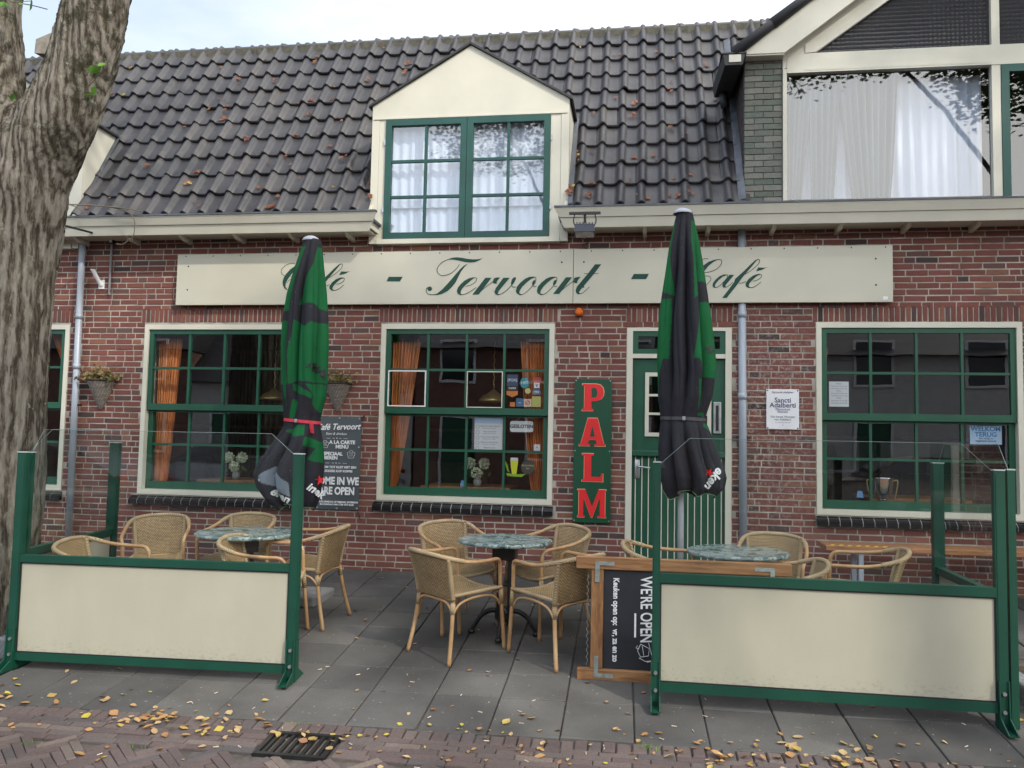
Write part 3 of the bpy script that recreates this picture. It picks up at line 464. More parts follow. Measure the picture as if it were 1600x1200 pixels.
# mortar sheet with holes
mb = MB()
xs = sorted({-9, 7.5}|{v_ for o in OPEN for v_ in o[:2]}); zs = sorted({-.6, 3.56}|{v_ for o in OPEN for v_ in o[2:]})
for i in range(len(xs)-1):
    for j in range(len(zs)-1):
        cx, cz = (xs[i]+xs[i+1])/2, (zs[j]+zs[j+1])/2
        if any(o[0] < cx < o[1] and o[2] < cz < o[3] for o in OPEN): continue
        mb.quad((xs[i], .0045, zs[j]), (xs[i+1], .0045, zs[j]), (xs[i+1], .0045, zs[j+1]), (xs[i], .0045, zs[j+1]))
for o in OPEN:  # reveals
    a, b, c_, d = o; y = .30
    mb.quad((a, .007, c_), (a, y, c_), (a, y, d), (a, .007, d)); mb.quad((b, .007, c_), (b, y, c_), (b, y, d), (b, .007, d))
    mb.quad((a, .007, d), (b, .007, d), (b, y, d), (a, y, d)); mb.quad((a, .007, c_), (b, .007, c_), (b, y, c_), (a, y, c_))
mb.open = True
wall = mb.build('wall', MORTAR, B)
def brick(mb, x0_, x1_, z0_, z1_, y=0, d=.006, b=.0022):
    j = lambda s=.0016: random.uniform(-s, s); dy = random.gauss(0, .0012)
    fx = [(x0_, z0_), (x1_, z0_), (x1_, z1_), (x0_, z1_)]; fr = []; ou = []; bk = []
    for (x, z), sx_, sz_ in zip(fx, (1, -1, -1, 1), (1, 1, -1, -1)):
        jx, jz_ = j(), j(); fr.append((x+sx_*b+jx, y+dy+j(.0008), z+sz_*b+jz_)); ou.append((x+jx, y+dy+b, z+jz_)); bk.append((x+jx, y+d+.003, z+jz_))
    mb.add(fr+ou+bk, [(0, 1, 2, 3)]+[(4+i, 4+(i+1) % 4, (i+1) % 4, i) for i in range(4)]+[(8+i, 8+(i+1) % 4, 4+(i+1) % 4, 4+i) for i in range(4)])
mb = MB(); CH = .0585; JT = .0120
z = -.27+.0
k = 0
while z < 3.5:
    zc = z+CH/2
    blk = [(o[0]-.003, o[1]+.003) for o in OPEN if o[2]-.01 < zc < o[3]+.0]
    if 2.412 < zc < 2.565: blk += [(a, b) for a, b in LINT]
    if .565 < zc < .665: blk += [(a, b) for a, b in SILLS]
    blk = sorted(blk); x = -8.9+(0 if k % 2 else .095)+random.uniform(0, .05)
    while x < 7.2:
        Lb = .183 if random.random() < .68 else .088
        segs = [(x, x+Lb)]
        for a, b in blk:
            ns = []
            for p, q_ in segs:
                if q_ <= a or p >= b: ns.append((p, q_)); continue
                if p < a: ns.append((p, a-.004))
                if q_ > b: ns.append((b+.004, q_))
            segs = ns
        for p, q_ in segs:
            if q_-p > .03: brick(mb, p, q_, z+JT/2, z+CH-JT/2)
        x += Lb+.0115
    z += CH; k += 1
for (a, b) in LINT:
    n_ = round((b-a)/.048); 
    for i in range(n_):
        p = a+(b-a)*i/n_; brick(mb, p+.0055, p+(b-a)/n_-.0055, 2.418, 2.558, -.001)
mb.open = True
mb.build('brickwork', BRICK, wall)
# stray mortar-coloured plinth strip against paving is left as brick
def sill(a, b, z0_, z1_, par):
    m_ = MB(); g_ = MB(); n_ = max(1, round((b-a)/.097)); wd = (b-a)/n_
    prof = lambda o=0: [(-.052+o, z0_+o*.5), (-.052+o, z0_+.042), (-.030+o, z0_+.062), (.02, z1_-o), (.02, z0_+o*.5)]
    for i in range(n_): m_.prismx(prof(), a+i*wd+.0028, a+(i+1)*wd-.0028)
    g_.prismx(prof(.004), a+.004, b-.004)
    s_ = m_.build('sill', GLAZE, par); g_.build('sill_grout', GROUT, par); return s_
def bars(mb, x0_, x1_, z0_, z1_, xs_, zs_, y0, y1, w_=.024):
    for x in xs_: mb.box(x-w_/2, x+w_/2, y0, y1, z0_, z1_)
    for z_ in zs_:
        e = [x0_]+[v_ for x in xs_ for v_ in (x-w_/2, x+w_/2)]+[x1_]
        for i in range(0, len(e), 2): mb.box(e[i], e[i+1], y0+.002, y1, z_-w_/2, z_+w_/2)
def frame4(mb, a, b, c_, d, w_, y0, y1, wb=None, wt=None, chamf=True):
    wb = w_ if wb is None else wb; wt = w_ if wt is None else wt
    mb.box(a, a+w_, y0, y1, c_, d); mb.box(b-w_, b, y0, y1, c_, d); mb.box(a+w_, b-w_, y0, y1, c_, c_+wb); mb.box(a+w_, b-w_, y0, y1, d-wt, d)
def sash_window(o, xs_, lab=None, sillx=None):
    a, b, c_, d = o; m_ = MB(); frame4(m_, a, b, c_+.0, d-.002, .047, -.006, .12, .052, .050)
    wf = m_.build('window', CREAM, B, label=lab)
    ia, ib, ic, id_ = a+.050, b-.050, c_+.056, d-.054
    u_ = MB(); zt, zb = id_, 1.517
    frame4(u_, ia, ib, zb, zt, .045, .012, .055, .064, .046)
    bars(u_, ia+.045, ib-.045, zb+.064, zt-.046, xs_, [1.947], .016, .052)
    u_.build('upper_sash', GREEN, wf)
    l_ = MB(); frame4(l_, ia, ib, ic, zb-.001, .05, .058, .10, .075, .02)
    bars(l_, ia+.05, ib-.05, ic+.075, zb-.02, [x+.006 for x in xs_], [1.166], .062, .097)
    l_.build('lower_sash', GREEN, wf)
    p_ = MB(); p_.quad((ia+.03, .034, zb+.05), (ib-.03, .034, zb+.05), (ib-.03, .034, zt-.03), (ia+.03, .034, zt-.03)); p_.open = True; p_.build('pane', GLASS, wf)
    p_ = MB(); p_.quad((ia+.03, .08, ic+.05), (ib-.03, .08, ic+.05), (ib-.03, .08, zb-.01), (ia+.03, .08, zb-.01)); p_.open = True; p_.build('pane', GLASS, wf)
    sill(sillx[0], sillx[1], c_-.098, c_-.003, wf)
    return wf
W1 = sash_window(OPEN[0], [-4.563, -4.183, -3.812], None, SILLS[0])
W2 = sash_window(OPEN[1], [-2.056, -1.672, -1.300], None, SILLS[1])
W3 = sash_window(OPEN[2], [2.070, 2.464, 2.850], None, SILLS[2])
W0 = sash_window(OPEN[3], [-7.14, -6.76, -6.39], None, SILLS[3])
# bare white putty rims on two panes of the middle window
m_ = MB(); frame4(m_, -2.452, -2.068, 1.585, 1.940, .011, .004, .014); m_.build('flaking_putty', CHALK, W2, label='bare white putty round one upper pane')
m_ = MB(); frame4(m_, -1.662, -1.310, 1.583, 1.936, .008, .004, .014); m_.build('flaking_putty', CREAM, W2, label='cream putty round one upper pane')
# door
m_ = MB(); a, b, c_, d = OPEN[4]
m_.box(a, a+.055, -.006, .12, -.06, 2.342); m_.box(b-.055, b, -.006, .12, -.06, 2.342); m_.box(a+.055, b-.055, -.006, .12, 2.328, 2.342); m_.box(a+.055, b-.055, -.004, .12, 2.072, 2.112)
m_.box(a, b, .0, .1, 2.3425, 2.36)
DO = m_.build('door', CREAM, B)
m_ = MB(); frame4(m_, -.070, .783, 2.112, 2.328, .050, .006, .05, .05, .05); m_.build('transom', GREEN, DO)
m_ = MB(); m_.quad((-.03, .03, 2.15), (.74, .03, 2.15), (.74, .03, 2.29), (-.03, .03, 2.29)); m_.open = True; m_.build('pane', GLASS, DO)
m_ = MB(); m_.box(-.070, .783, .035, .07, 1.94, 2.072); m_.box(-.070, .05, .035, .07, 1.335, 1.94); m_.box(.655, .783, .035, .07, 1.335, 1.94); m_.box(-.07, .783, .035, .07, -.05, 1.335)
m_.bbox(-.068, .781, -.012, .034, 1.150, 1.205, .008); m_.build('door_leaf', GREEN, DO)
m_ = MB(); frame4(m_, .048, .657, 1.337, 1.938, .036, .018, .06); bars(m_, .084, .621, 1.373, 1.902, [.263, .442], [1.55, 1.725], .024, .055, .022); m_.build('door_window_frame', CREAM, DO)
m_ = MB(); m_.quad((.07, .05, 1.36), (.64, .05, 1.36), (.64, .05, 1.92), (.07, .05, 1.92)); m_.open = True; m_.build('pane', GLASS, DO)
m_ = MB()
for k in range(14):
    x = -.035+.0605*k
    if x < .77: m_.box(x-.0045, x+.0045, .0275, .034, -.04, 1.148)
each(m_, 'groove_strip', CREAM, DO)
m_ = MB(); m_.bbox(.676, .747, .012, .034, 1.372, 1.667, .006); m_.build('letter_slot', STEEL, DO)
m_ = MB(); m_.bbox(.697, .724, .006, .0115, 1.40, 1.635, .002); m_.build('slot_opening', BLACKP, DO)
m_ = MB(); m_.bbox(-.042, .004, .018, .0345, .941, 1.118, .004); m_.tube([(-.012, .02, 1.055), (-.012, -.03, 1.055), (.01, -.035, 1.052), (.10, -.035, 1.045)], .0085); m_.build('handle', STEEL, DO, True)
m_ = MB(); m_.box(-.125, .838, -.06, .16, -.11, -.0501); m_.build('threshold', GRANITE, DO)
# dark rooms
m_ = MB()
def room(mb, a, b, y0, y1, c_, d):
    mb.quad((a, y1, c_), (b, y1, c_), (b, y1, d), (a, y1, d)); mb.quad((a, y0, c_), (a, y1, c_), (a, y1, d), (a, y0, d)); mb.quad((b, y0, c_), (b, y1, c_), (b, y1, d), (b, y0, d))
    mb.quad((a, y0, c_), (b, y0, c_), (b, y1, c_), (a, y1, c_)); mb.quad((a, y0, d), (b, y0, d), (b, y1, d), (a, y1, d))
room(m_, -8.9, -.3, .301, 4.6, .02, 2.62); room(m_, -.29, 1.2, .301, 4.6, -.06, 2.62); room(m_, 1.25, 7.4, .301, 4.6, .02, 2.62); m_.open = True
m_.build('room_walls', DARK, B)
m_ = MB()   # panelling and shelves seen dimly at the back
for x in (-7.5, -6.2, -4.6, -3.1, -1.9, -.9, 2.2, 3.6): m_.box(x, x+.9, 4.2, 4.5, .9, .94); m_.box(x, x+.9, 4.2, 4.5, 1.4, 1.44); m_.box(x, x+.9, 4.3, 4.5, .02, .9)
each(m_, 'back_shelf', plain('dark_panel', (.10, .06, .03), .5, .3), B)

# roof tiles
def rp(x, s, h=0): return (x, EY+s*CP-h*SP, EZ+s*SP+h*CP)
PW = .2
def tileh(u_):
    u_ = abs((u_+.5) % 1-.5); return .043*math.cos(PI/2*u_/.19)**.7 if u_ < .19 else -.008*math.sin(PI*(u_-.19)/.62)
mb = MB(); NR = 10; s0 = -.035; EX = .3087
DORM = [(-2.64, -.73), (-7.74, -5.83)]
for j in range(NR):
    for k in range(-58, 10):
        xc = k*PW; sn = s0+EX*j
        zm = EZ+(sn+EX*.5)*SP
        if any(a < xc < b-.04 and zm < 4.86-max(0, abs(xc-(a+b)/2)-.2)*.58 for a, b in DORM): continue
        if xc > .90 and zm < 4.95+(xc-.8)*.75: continue
        jx, jh, jr = random.gauss(0, .0035), random.gauss(0, .0032), random.gauss(0, .010); n_ = 14
        vs = []; 
        for (ds, hh) in ((0, -.022), (0, 0), (.006, .003), (EX*.5, 0), (EX+.05, 0)):
            lift = .034*(1-ds/(EX+.05))+.004
            for i in range(n_+1):
                u_ = -.30+1.02*i/n_   # from pan across the roll into the next pan
                vs.append(rp(xc+jx+u_*PW+jr*ds, sn+ds+jr*(u_*PW), tileh(u_)+lift+hh+jh-(.004 if i == n_ else 0)))
        R_ = n_+1
        mb.add(vs, [(r_*R_+i, r_*R_+i+1, (r_+1)*R_+i+1, (r_+1)*R_+i) for r_ in range(4) for i in range(n_)]+[(r_*R_, (r_+1)*R_, (r_+1)*R_+0, r_*R_) for r_ in ()])
mb.open = True
SR = s0+EX*NR
RF = mb.build('roof', TILE, B, True)
try:
    bpy.context.view_layer.objects.active = RF
except Exception: pass
mb = MB()   # boarding beneath
def rq(a, b, s_, t_): mb.quad(rp(a, s_, -.03), rp(b, s_, -.03), rp(b, t_, -.03), rp(a, t_, -.03))
rq(-12, -7.74, -.05, SR); rq(-5.83, -2.64, -.05, SR); rq(-.73, 1.0, -.05, SR); rq(-7.74, -5.83, 2.05, SR); rq(-2.64, -.73, 2.05, SR)
top = rp(0, SR)
mb.quad((-12, top[1]+.1, top[2]-.02), (1.0, top[1]+.1, top[2]-.02), (1.0, 3.4, 3.5), (-12, 3.4, 3.5)); mb.open = True
mb.build('roof_boarding', TARDARK, RF)
mb = MB(); mz = MB()
ry, rz_ = top[1]+.035, top[2]-.015
x = -11.9
while x < 1.35:
    l_ = .300
    def f(u_, v_, x=x): a_ = PI*(v_*1.1-.05); r_ = .085+(.016 if u_ < .16 else 0); return (x+u_*l_+.012, ry-r_*math.cos(a_), rz_+r_*math.sin(a_)*.85)
    mb.grid(f, 12, 10); x += l_
mb.open = True
mb.build('ridge_tile', TILE, RF, True)
for i in range(260):
    x = -11.8+13.1*i/260
    mz.box(x, x+.0504, ry-.10-random.random()*.012, ry, rz_-.10+.35*tileh((x/PW) % 1)-random.random()*.012, rz_+.01)
mz.build('ridge_mortar', RIDGE, RF)
# gutters
def gutter(a, b, ra, rb, lab):
    # boards: lower and upper step with a dark lip; ends cut back at a slant
    m_ = MB(); z0_ = 3.262
    sec = [(-.275, z0_), (-.300, z0_+.045), (-.310, z0_+.092)]
    def seg(y0, z0s, y1, z1s, th, xa0, xa1, xb0, xb1):
        m_.hexa([(xa0, y0, z0s), (xb0, y0, z0s), (xb0, y0+th, z0s), (xa0, y0+th, z0s), (xa1, y1, z1s), (xb1, y1, z1s), (xb1, y1+th, z1s), (xa1, y1+th, z1s)])
    seg(-.275, z0_, -.303, z0_+.088, .03, a+ra*.085, a+ra*.045, b-rb*.085, b-rb*.045)
    seg(-.315, z0_+.090, -.350, z0_+.172, .04, a+ra*.04, a, b-rb*.04, b)
    m_.box(a+ra*.09, b-rb*.09, -.245, .0, z0_+.012, z0_+.03)
    if ra: m_.box(a+.06, a+.075, -.27, 0, z0_+.03, z0_+.16)
    if rb: m_.box(b-.075, b-.06, -.27, 0, z0_+.03, z0_+.16)
    g_ = m_.build('gutter', CREAM, B)
    l_ = MB(); l_.box(a-.004, b+.004, -.358, -.30, z0_+.1735, z0_+.190); l_.box(a+.03, b-.03, -.30, -.02, z0_+.10, z0_+.12); l_.build('zinc_lip', LEAD, g_)
    x = a+.25
    k_ = MB()
    while x < b-.1:
        k_.prismx([(-.26, z0_+.011), (-.16, z0_-.030), (.0, z0_-.042), (.0, z0_+.011)], x-.018, x+.018); x += .58
    each(k_, 'gutter_bracket', CREAM, g_)
gutter(-8.9, -2.52, 0, 1, ''); gutter(-.80, 7.4, 1, 0, '')
# dormers
def dormer(dx, name_lab):
    X0_, X1_, ZE, ZP = -2.672+dx, -.70+dx, 4.585, 5.165; xm = (X0_+X1_)/2; yf = -.06
    m_ = MB()
    m_.prism([(X0_, 4.44), (X1_, 4.44), (X1_, ZE), (xm, ZP), (X0_, ZE)], yf, yf+.04)
    m_.box(X0_, X0_+.075, yf, yf+.05, 3.19, 4.4385); m_.box(X1_-.075, X1_, yf, yf+.05, 3.19, 4.4385)
    m_.box(X0_+.077, X0_+.142, yf+.006, yf+.06, 3.232, 4.4385); m_.box(X1_-.178, X1_-.077, yf+.006, yf+.06, 3.232, 4.4385)
    m_.box(X0_+.077, X1_-.077, yf-.012, yf+.06, 3.185, 3.2315)
    m_.box(X0_+.02, X1_-.02, yf-.008, yf-.0005, 4.444, 4.462)
    dm = m_.build('dormer', CREAM, B)
    c_ = MB()
    for x, s_ in ((X0_, 1), (X1_, -1)):    # cheeks, triangular in side view
        c_.prismx([(yf+.051, 3.50), (yf+.051, ZE-.01), (EY+(ZE-EZ)/SP*CP+.05, ZE-.01), (EY, 3.50)], min(x, x+s_*.03), max(x, x+s_*.03))
    each(c_, 'dormer_cheek', CREAM, dm)
    r_ = MB()
    yb = 1.25
    for s_ in (-1, 1):
        xe = xm+s_*(xm-X0_+.035); a_ = (xm, ZP+.028); b_ = (xe, ZE+.002)
        r_.hexa([(b_[0], yf-.03, b_[1]-.022), (a_[0], yf-.03, a_[1]-.022), (a_[0], yb, a_[1]-.022), (b_[0], yb, b_[1]-.022), (b_[0], yf-.03, b_[1]), (a_[0], yf-.03, a_[1]), (a_[0], yb, a_[1]), (b_[0], yb, b_[1])])
    r_.build('dormer_roof', TARDARK, dm)
    g_ = MB(); ga, gb = X0_+.144, X1_-.180; mid = (ga+gb)/2
    frame4(g_, ga, mid-.002, 3.234, 4.437, .062, yf-.010, yf+.04, .062, .062); frame4(g_, mid+.002, gb, 3.234, 4.437, .062, yf-.010, yf+.04, .062, .062)
    for a_, b_ in ((ga+.062, mid-.064), (mid+.064, gb-.062)): bars(g_, a_, b_, 3.296, 4.375, [(a_+b_)/2], [3.655, 4.015], yf, yf+.036, .026)
    g_.build('dormer_window', TEAL, dm)
    p_ = MB(); p_.quad((ga+.03, yf+.02, 3.26), (gb-.03, yf+.02, 3.26), (gb-.03, yf+.02, 4.41), (ga+.03, yf+.02, 4.41)); p_.open = True; p_.build('pane', GLASSU, dm)
    k_ = MB()
    for z_ in (3.50, 4.18):
        for x in (ga-.012, gb+.004): k_.box(x, x+.012, yf-.014, yf+.002, z_, z_+.055)
    each(k_, 'hinge', STEEL, dm)
    q_ = MB(); room(q_, X0_+.04, X1_-.04, yf+.07, 1.6, 3.2, 4.4); q_.open = True; q_.build('dormer_room', plain('pale_room', (.35, .35, .36), .9), dm)
    l_ = MB(); l_.quad((X1_+.003, EY-.03, 3.52), (X1_+.05, EY-.03, 3.53), (X1_+.05, EY+.62, 4.60), (X1_+.003, EY+.62, 4.60)); l_.open = True; l_.build('flashing', LEAD, dm)
    return ga, gb
dormer(0, ''); dormer(-5.12, '')
# gable end at the right
m_ = MB(); a_, b_ = .95, 6.25; xm = 3.6; sl = .75
m_.box(.95, .965, .02, 4.5, 3.45, 5.0); m_.prism([(.95, 3.45), (1.30, 3.45), (1.30, 4.93), (.95, 4.93)], .004, .02)
GB = m_.build('gable', LEAD, B)
mb = MB(); z = 3.47; k = 0
while z < 4.9:
    segs = [(.952, 1.118), (1.126, 1.292)] if k % 2 else [(.952, 1.035), (1.043, 1.209), (1.217, 1.292)]
    for p, q_ in segs: brick(mb, p, q_, z+.003, min(z+.0555, 4.92), -.006)
    z += .0585; k += 1
mb.open = True; mb.build('glazed_pier', GBRICK, GB)
mb = MB(); z = 3.47; k = 0
while z < 4.9:    # side return of the pier
    y = .0 if k % 2 else -.09
    while y < 3.2:
        p, q_ = max(y, .004), min(y+.18, 3.2); mb.box(.944, .9495, p+.002, q_-.006, z+.004, z+.053); y += .187
    z += .0585; k += 1
mb.build('side_brickwork', plain('weathered_side_brick', (.075, .06, .058), .9, .4, 12), GB)
m_ = MB()  # barge board
za = 4.975
m_.prism([(.915, 4.915), (1.297, 4.915), (xm, 4.915+(xm-1.297)*.748), (b_+.035-.382, 4.915), (b_+.035, 4.915), (b_+.035-.02, za), (xm, za+(xm-.95)*sl), (.935, za)], -.13, -.09)
m_.prism([(.95, 4.900), (1.297, 4.900), (1.297, 4.914), (.95, 4.914)], -.12, .0)
m_.build('barge_board', CREAM, GB)
m_ = MB()
for s_ in (-1, 1):   # roof slopes
    xe = xm+s_*(xm-.80); ze = za-.10; zp = ze+(xm-.80)*sl
    m_.hexa([(xe, -.14, ze), (xm, -.14, zp), (xm, 5, zp), (xe, 5, ze), (xe, -.14, ze+.05), (xm, -.14, zp+.05), (xm, 5, zp+.05), (xe, 5, ze+.05)])
m_.build('gable_roof', TILE, GB)
m_ = MB(); L_ = .43; n_ = 9
for s_ in (-1, 1):
    for k in range(n_):
        d0 = k*L_; d1 = d0+L_+.04; ca, sa = 1/math.hypot(1, sl), sl/math.hypot(1, sl)
        P0 = Vector((xm+s_*(xm-.84-d0*ca), -.14, za-.045+d0*sa)); P1 = Vector((xm+s_*(xm-.84-d1*ca), -.14, za-.045+d1*sa))
        m_.tube([P0, P0.lerp(P1, .9), P1], [.056, .048, .046], 10)
m_.build('verge_tile', TARDARK, GB, True)
# frames of the big gable window
m_ = MB()
def slope_strip(x0_, z0_, x1_, w_, y0, y1, s_=.72): m_.prism([(x0_, z0_), (x1_, z0_+(x1_-x0_)*s_), (x1_, z0_+(x1_-x0_)*s_+w_), (x0_, z0_+w_)], y0, y1)
m_.prism([(1.2985, 4.80), (1.52, 4.902), (xm, 4.902+(xm-1.52)*.72), (xm, 6.7), (1.2985, 4.99)], -.02, .02)
m_.prism([(1.50, 4.945), (1.60, 4.955), (xm, 4.955+(xm-1.60)*.715), (xm, 6.55), (1.5, 5.03)], -.032, -.0205)
m_.box(1.2985, 1.334, -.03, .03, 3.45, 4.80); m_.prism([(1.335, 4.8), (1.5595, 4.8), (1.5595, 4.944), (1.50, 4.944), (1.335, 4.90)], -.026, .025); m_.box(1.334, 6.0, -.034, .03, 4.758, 4.80); m_.box(1.56, 6.0, -.026, .03, 4.8005, 4.945)
m_.box(3.125, 3.20, -.028, .03, 3.45, 4.757); m_.box(3.13, 3.20, -.024, .03, 4.9455, 6.4); m_.box(1.5, 3.12, -.036, -.027, 4.775, 4.792)
m_.build('gable_window_frame', CREAM, GB)
m_ = MB(); m_.quad((1.32, .012, 3.45), (3.14, .012, 3.45), (3.14, .012, 4.77), (1.32, .012, 4.77)); m_.open = True; m_.build('pane', GLASSU, GB)
q = NT('patterned_glass'); v = q.coord('Object', (1, 1, 1)); vo = q.n('TexVoronoi'); vo.inputs['Scale'].default_value = 26; vo.inputs['Randomness'].default_value = .12; q.l(v, vo.inputs['Vector'])
q.l(q.ramp(vo.outputs['Distance'], [(.12, (.16, .16, .18)), (.3, (.03, .03, .034))]), q.b.inputs['Base Color']); q.set(Roughness=.12); q.bump(vo.outputs['Distance'], .5, .006); PATG = q.m
m_ = MB(); m_.prism([(1.57, 4.93), (3.14, 4.93), (3.14, 4.93+(3.14-1.57)*.72), (1.57, 4.935)], .0205, .03); m_.prism([(3.19, 4.93), (5.6, 4.93), (5.6, 5.0), (3.6, 6.4), (3.19, 6.15)], .0205, .03); m_.build('patterned_pane', PATG, GB)
m_ = MB(); frame4(m_, 3.203, 3.95, 3.45, 4.756, .068, -.035, .02); m_.build('gable_door', TEAL, GB)
m_ = MB(); m_.quad((3.24, 0, 3.45), (3.92, 0, 3.45), (3.92, 0, 4.72), (3.24, 0, 4.72)); m_.open = True; m_.build('pane', GLASS, GB)
m_ = MB(); m_.box(3.955, 6.2, 0, .02, 3.45, 4.757); m_.build('gable_boards', CREAM, GB)
m_ = MB(); room(m_, 1.30, 6.1, .035, 3.5, 3.44, 4.9); m_.open = True; m_.build('upper_room', DARK, GB)
m_ = MB(); m_.hexa([(.755, -.17, 4.80), (.915, -.17, 4.80), (.88, .58, 4.80), (.72, .58, 4.80), (.735, -.17, 4.905), (.94, -.17, 4.905), (.90, .58, 4.905), (.70, .58, 4.905)]); m_.box(.72, .95, -.178, .58, 4.906, 4.918)
m_.build('side_gutter', TARDARK, GB)
m_ = MB(); m_.box(.79, .90, -.1765, -.1705, 4.825, 4.895); m_.build('gutter_end_plate', CREAM, GB)
m_ = MB(); m_.tube([(.80, .48, 4.80), (.80, .48, 4.72), (.82, .50, 4.66)], .040, 12); m_.build('side_outlet', TARDARK, GB, True)
m_ = MB()
for i in range(10):
    s_ = i*.27; m_.quad(rp(.88, s_, .025+.012*(i % 2)), rp(.948, s_, .05), rp(.948, s_+.28, .055), rp(.885, s_+.28, .03))
m_.open = True; m_.build('lead_flashing', LEAD, GB)
# down pipes
def pipe(x, yp, z0_, z1_, r_, joints, brk):
    m_ = MB(); m_.tube([(x[0], yp, z1_), (x[1], yp, z0_)], r_, 14)
    p_ = m_.build('downpipe', ZINC, B, True); j_ = MB()
    for z_ in joints:
        t_ = (z1_-z_)/(z1_-z0_); xx = x[0]+(x[1]-x[0])*t_; j_.tube([(xx, yp, z_-.03), (xx, yp, z_+.03)], r_*1.13, 14)
    each(j_, 'pipe_collar', ZINC, p_, True)
    k_ = MB()
    for z_ in brk:
        t_ = (z1_-z_)/(z1_-z0_); xx = x[0]+(x[1]-x[0])*t_; k_.box(xx-.062, xx+.062, yp-.006, yp+.02, z_-.012, z_+.012); k_.tube([(xx-.055, yp, z_), (xx-.055, .0, z_)], .008, 6)
    if brk: k_.build('pipe_bracket', IRON, p_)
pipe((-5.765, -5.74), -.07, -.02, 3.28, .033, [2.47, 1.95], [1.55])
pipe((.925, .945), -.022, -.02, 3.28, .036, [2.48, 1.72], [1.335])
# house body behind so that nothing is open
m_ = MB(); m_.box(-12, 7.45, 4.61, 4.7, -.3, 3.5); m_.box(-12.0, -11.9, .02, 4.6, -.3, 3.5); m_.box(7.4, 7.45, .02, 4.6, -.3, 3.5); m_.box(-12, -9.0, .0, .02, -.4, 3.5); m_.build('outer_wall', MORTAR, B)
# ------------------------------------------------------------------ signs on the wall
t = thing('fascia_sign', 'long cream board over the windows with green script lettering', 'sign', (-1.22, -.05, 2.85))
m_ = MB()
for a, b in ((-4.692, -3.295), (-3.290, -.640), (-.636, 2.246)): m_.bbox(a, b, -.07, -.035, 2.583, 3.104, .003)
m_.box(-4.68, 2.235, -.035, -.001, 2.60, 3.09)
bd = m_.build('board', CREAMP, t)
s_ = MB()
for k in range(24):
    for z_ in (3.085,): x = -4.6+k*.295; s_.lathe([(0, -.0725), (.006, -.0722), (.007, -.070)], (x, 0, z_), 8, 'y')
for x in (-4.57, -3.37, -3.22, -.75, -.54, 2.1):
    for z_ in (2.98, 2.74): s_.lathe([(0, -.0725), (.008, -.0722), (.009, -.070)], (x, 0, z_), 8, 'y')
each(s_, 'screw_head', IRON, bd)
m_ = MB()
for P in SIGN_POLYS: m_.prism(P, -.0735, -.0702)
for P, w_ in SIGN_HAIRS:
    Q = crom([(x, 0, z) for x, z in P], 5); w_ = max(w_, .0052)
    for i in range(len(Q)-1):
        d = (Q[i+1]-Q[i]).normalized(); n_ = Vector((-d.z, 0, d.x))*w_/2; a, b = Q[i]-d*.001, Q[i+1]+d*.001
        m_.quad((a.x-n_.x, -.0731, a.z-n_.z), (b.x-n_.x, -.0731, b.z-n_.z), (b.x+n_.x, -.0731, b.z+n_.z), (a.x+n_.x, -.0731, a.z+n_.z))
m_.build('lettering', LETG, t)
m_ = MB(); m_.box(2.16, 2.20, -.0725, -.0702, 2.605, 2.635); m_.build('maker_label', WHITE, t)
# vertical red letter sign
t = thing('vertical_letter_sign', 'tall narrow dark green sign with the big red letters P A L M', 'sign', (-.44, 0, 1.19))
m_ = MB(); m_.bbox(-.612, -.262, -.042, -.004, .520, 1.868, .004); m_.build('sign_panel', SIGNG, t)
def slab_letter(ch, x0_, x1_, z0_, z1_):
    W_, H_ = x1_-x0_, z1_-z0_
    G = {'P': [[(0, 0), (.52, 0), (.52, .07), (.43, .08), (.43, .36), (.62, .36), (.85, .42), (.98, .56), (1, .70), (.96, .86), (.82, .97), (.62, 1), (0, 1), (0, .93), (.10, .92), (.10, .08), (0, .07)]],
         'A': [[(0, 0), (.42, 0), (.42, .07), (.33, .08), (.37, .22), (.64, .22), (.68, .08), (.58, .07), (.58, 0), (1, 0), (1, .07), (.95, .08), (.70, 1), (.32, 1), (.06, .08), (0, .07)]],
         'L': [[(0, 0), (1, 0), (1, .30), (.93, .30), (.88, .17), (.44, .17), (.44, .92), (.55, .93), (.55, 1), (0, 1), (0, .93), (.10, .92), (.10, .08), (0, .07)]],
         'M': [[(0, 0), (.26, 0), (.26, .06), (.20, .07), (.20, .70), (.22, .70), (.47, 0), (.53, 0), (.77, .70), (.79, .70), (.79, .07), (.70, .06), (.70, 0), (1, 0), (1, .06), (.97, .07), (.97, .93), (1, .94), (1, 1), (.74, 1), (.51, .38), (.27, 1), (0, 1), (0, .94), (.04, .93), (.04, .07), (0, .06)]]}[ch]
    return [[(x0_+p*W_, z0_+q_*H_) for p, q_ in g_] for g_ in G]
HOLES = {'P': [(.43, .50), (.60, .50), (.68, .56), (.70, .68), (.67, .80), (.60, .85), (.43, .85)], 'A': [(.41, .34), (.60, .34), (.51, .72)]}
for ch, x0_, x1_, z0_, z1_ in (('P', -.538, -.335, 1.566, 1.820), ('A', -.560, -.318, 1.236, 1.497), ('L', -.530, -.335, .905, 1.165), ('M', -.567, -.305, .572, .830)):
    m_ = MB(); r_ = MB()
    for g_ in slab_letter(ch, x0_, x1_, z0_, z1_): m_.prism(g_, -.049, -.0425)
    for g_ in slab_letter(ch, x0_-.005, x1_+.005, z0_-.005, z1_+.005): r_.prism(g_, -.0455, -.0422)
    lo = m_.build('letter', REDL, t); r_.build('letter_rim', GOLDL, lo)
    if ch in HOLES:
        h_ = MB(); h_.prism([(x0_+p*(x1_-x0_), z0_+q_*(z1_-z0_)) for p, q_ in HOLES[ch]], -.0505, -.0491); h_.build('letter_counter', SIGNG, lo)
s_ = MB()
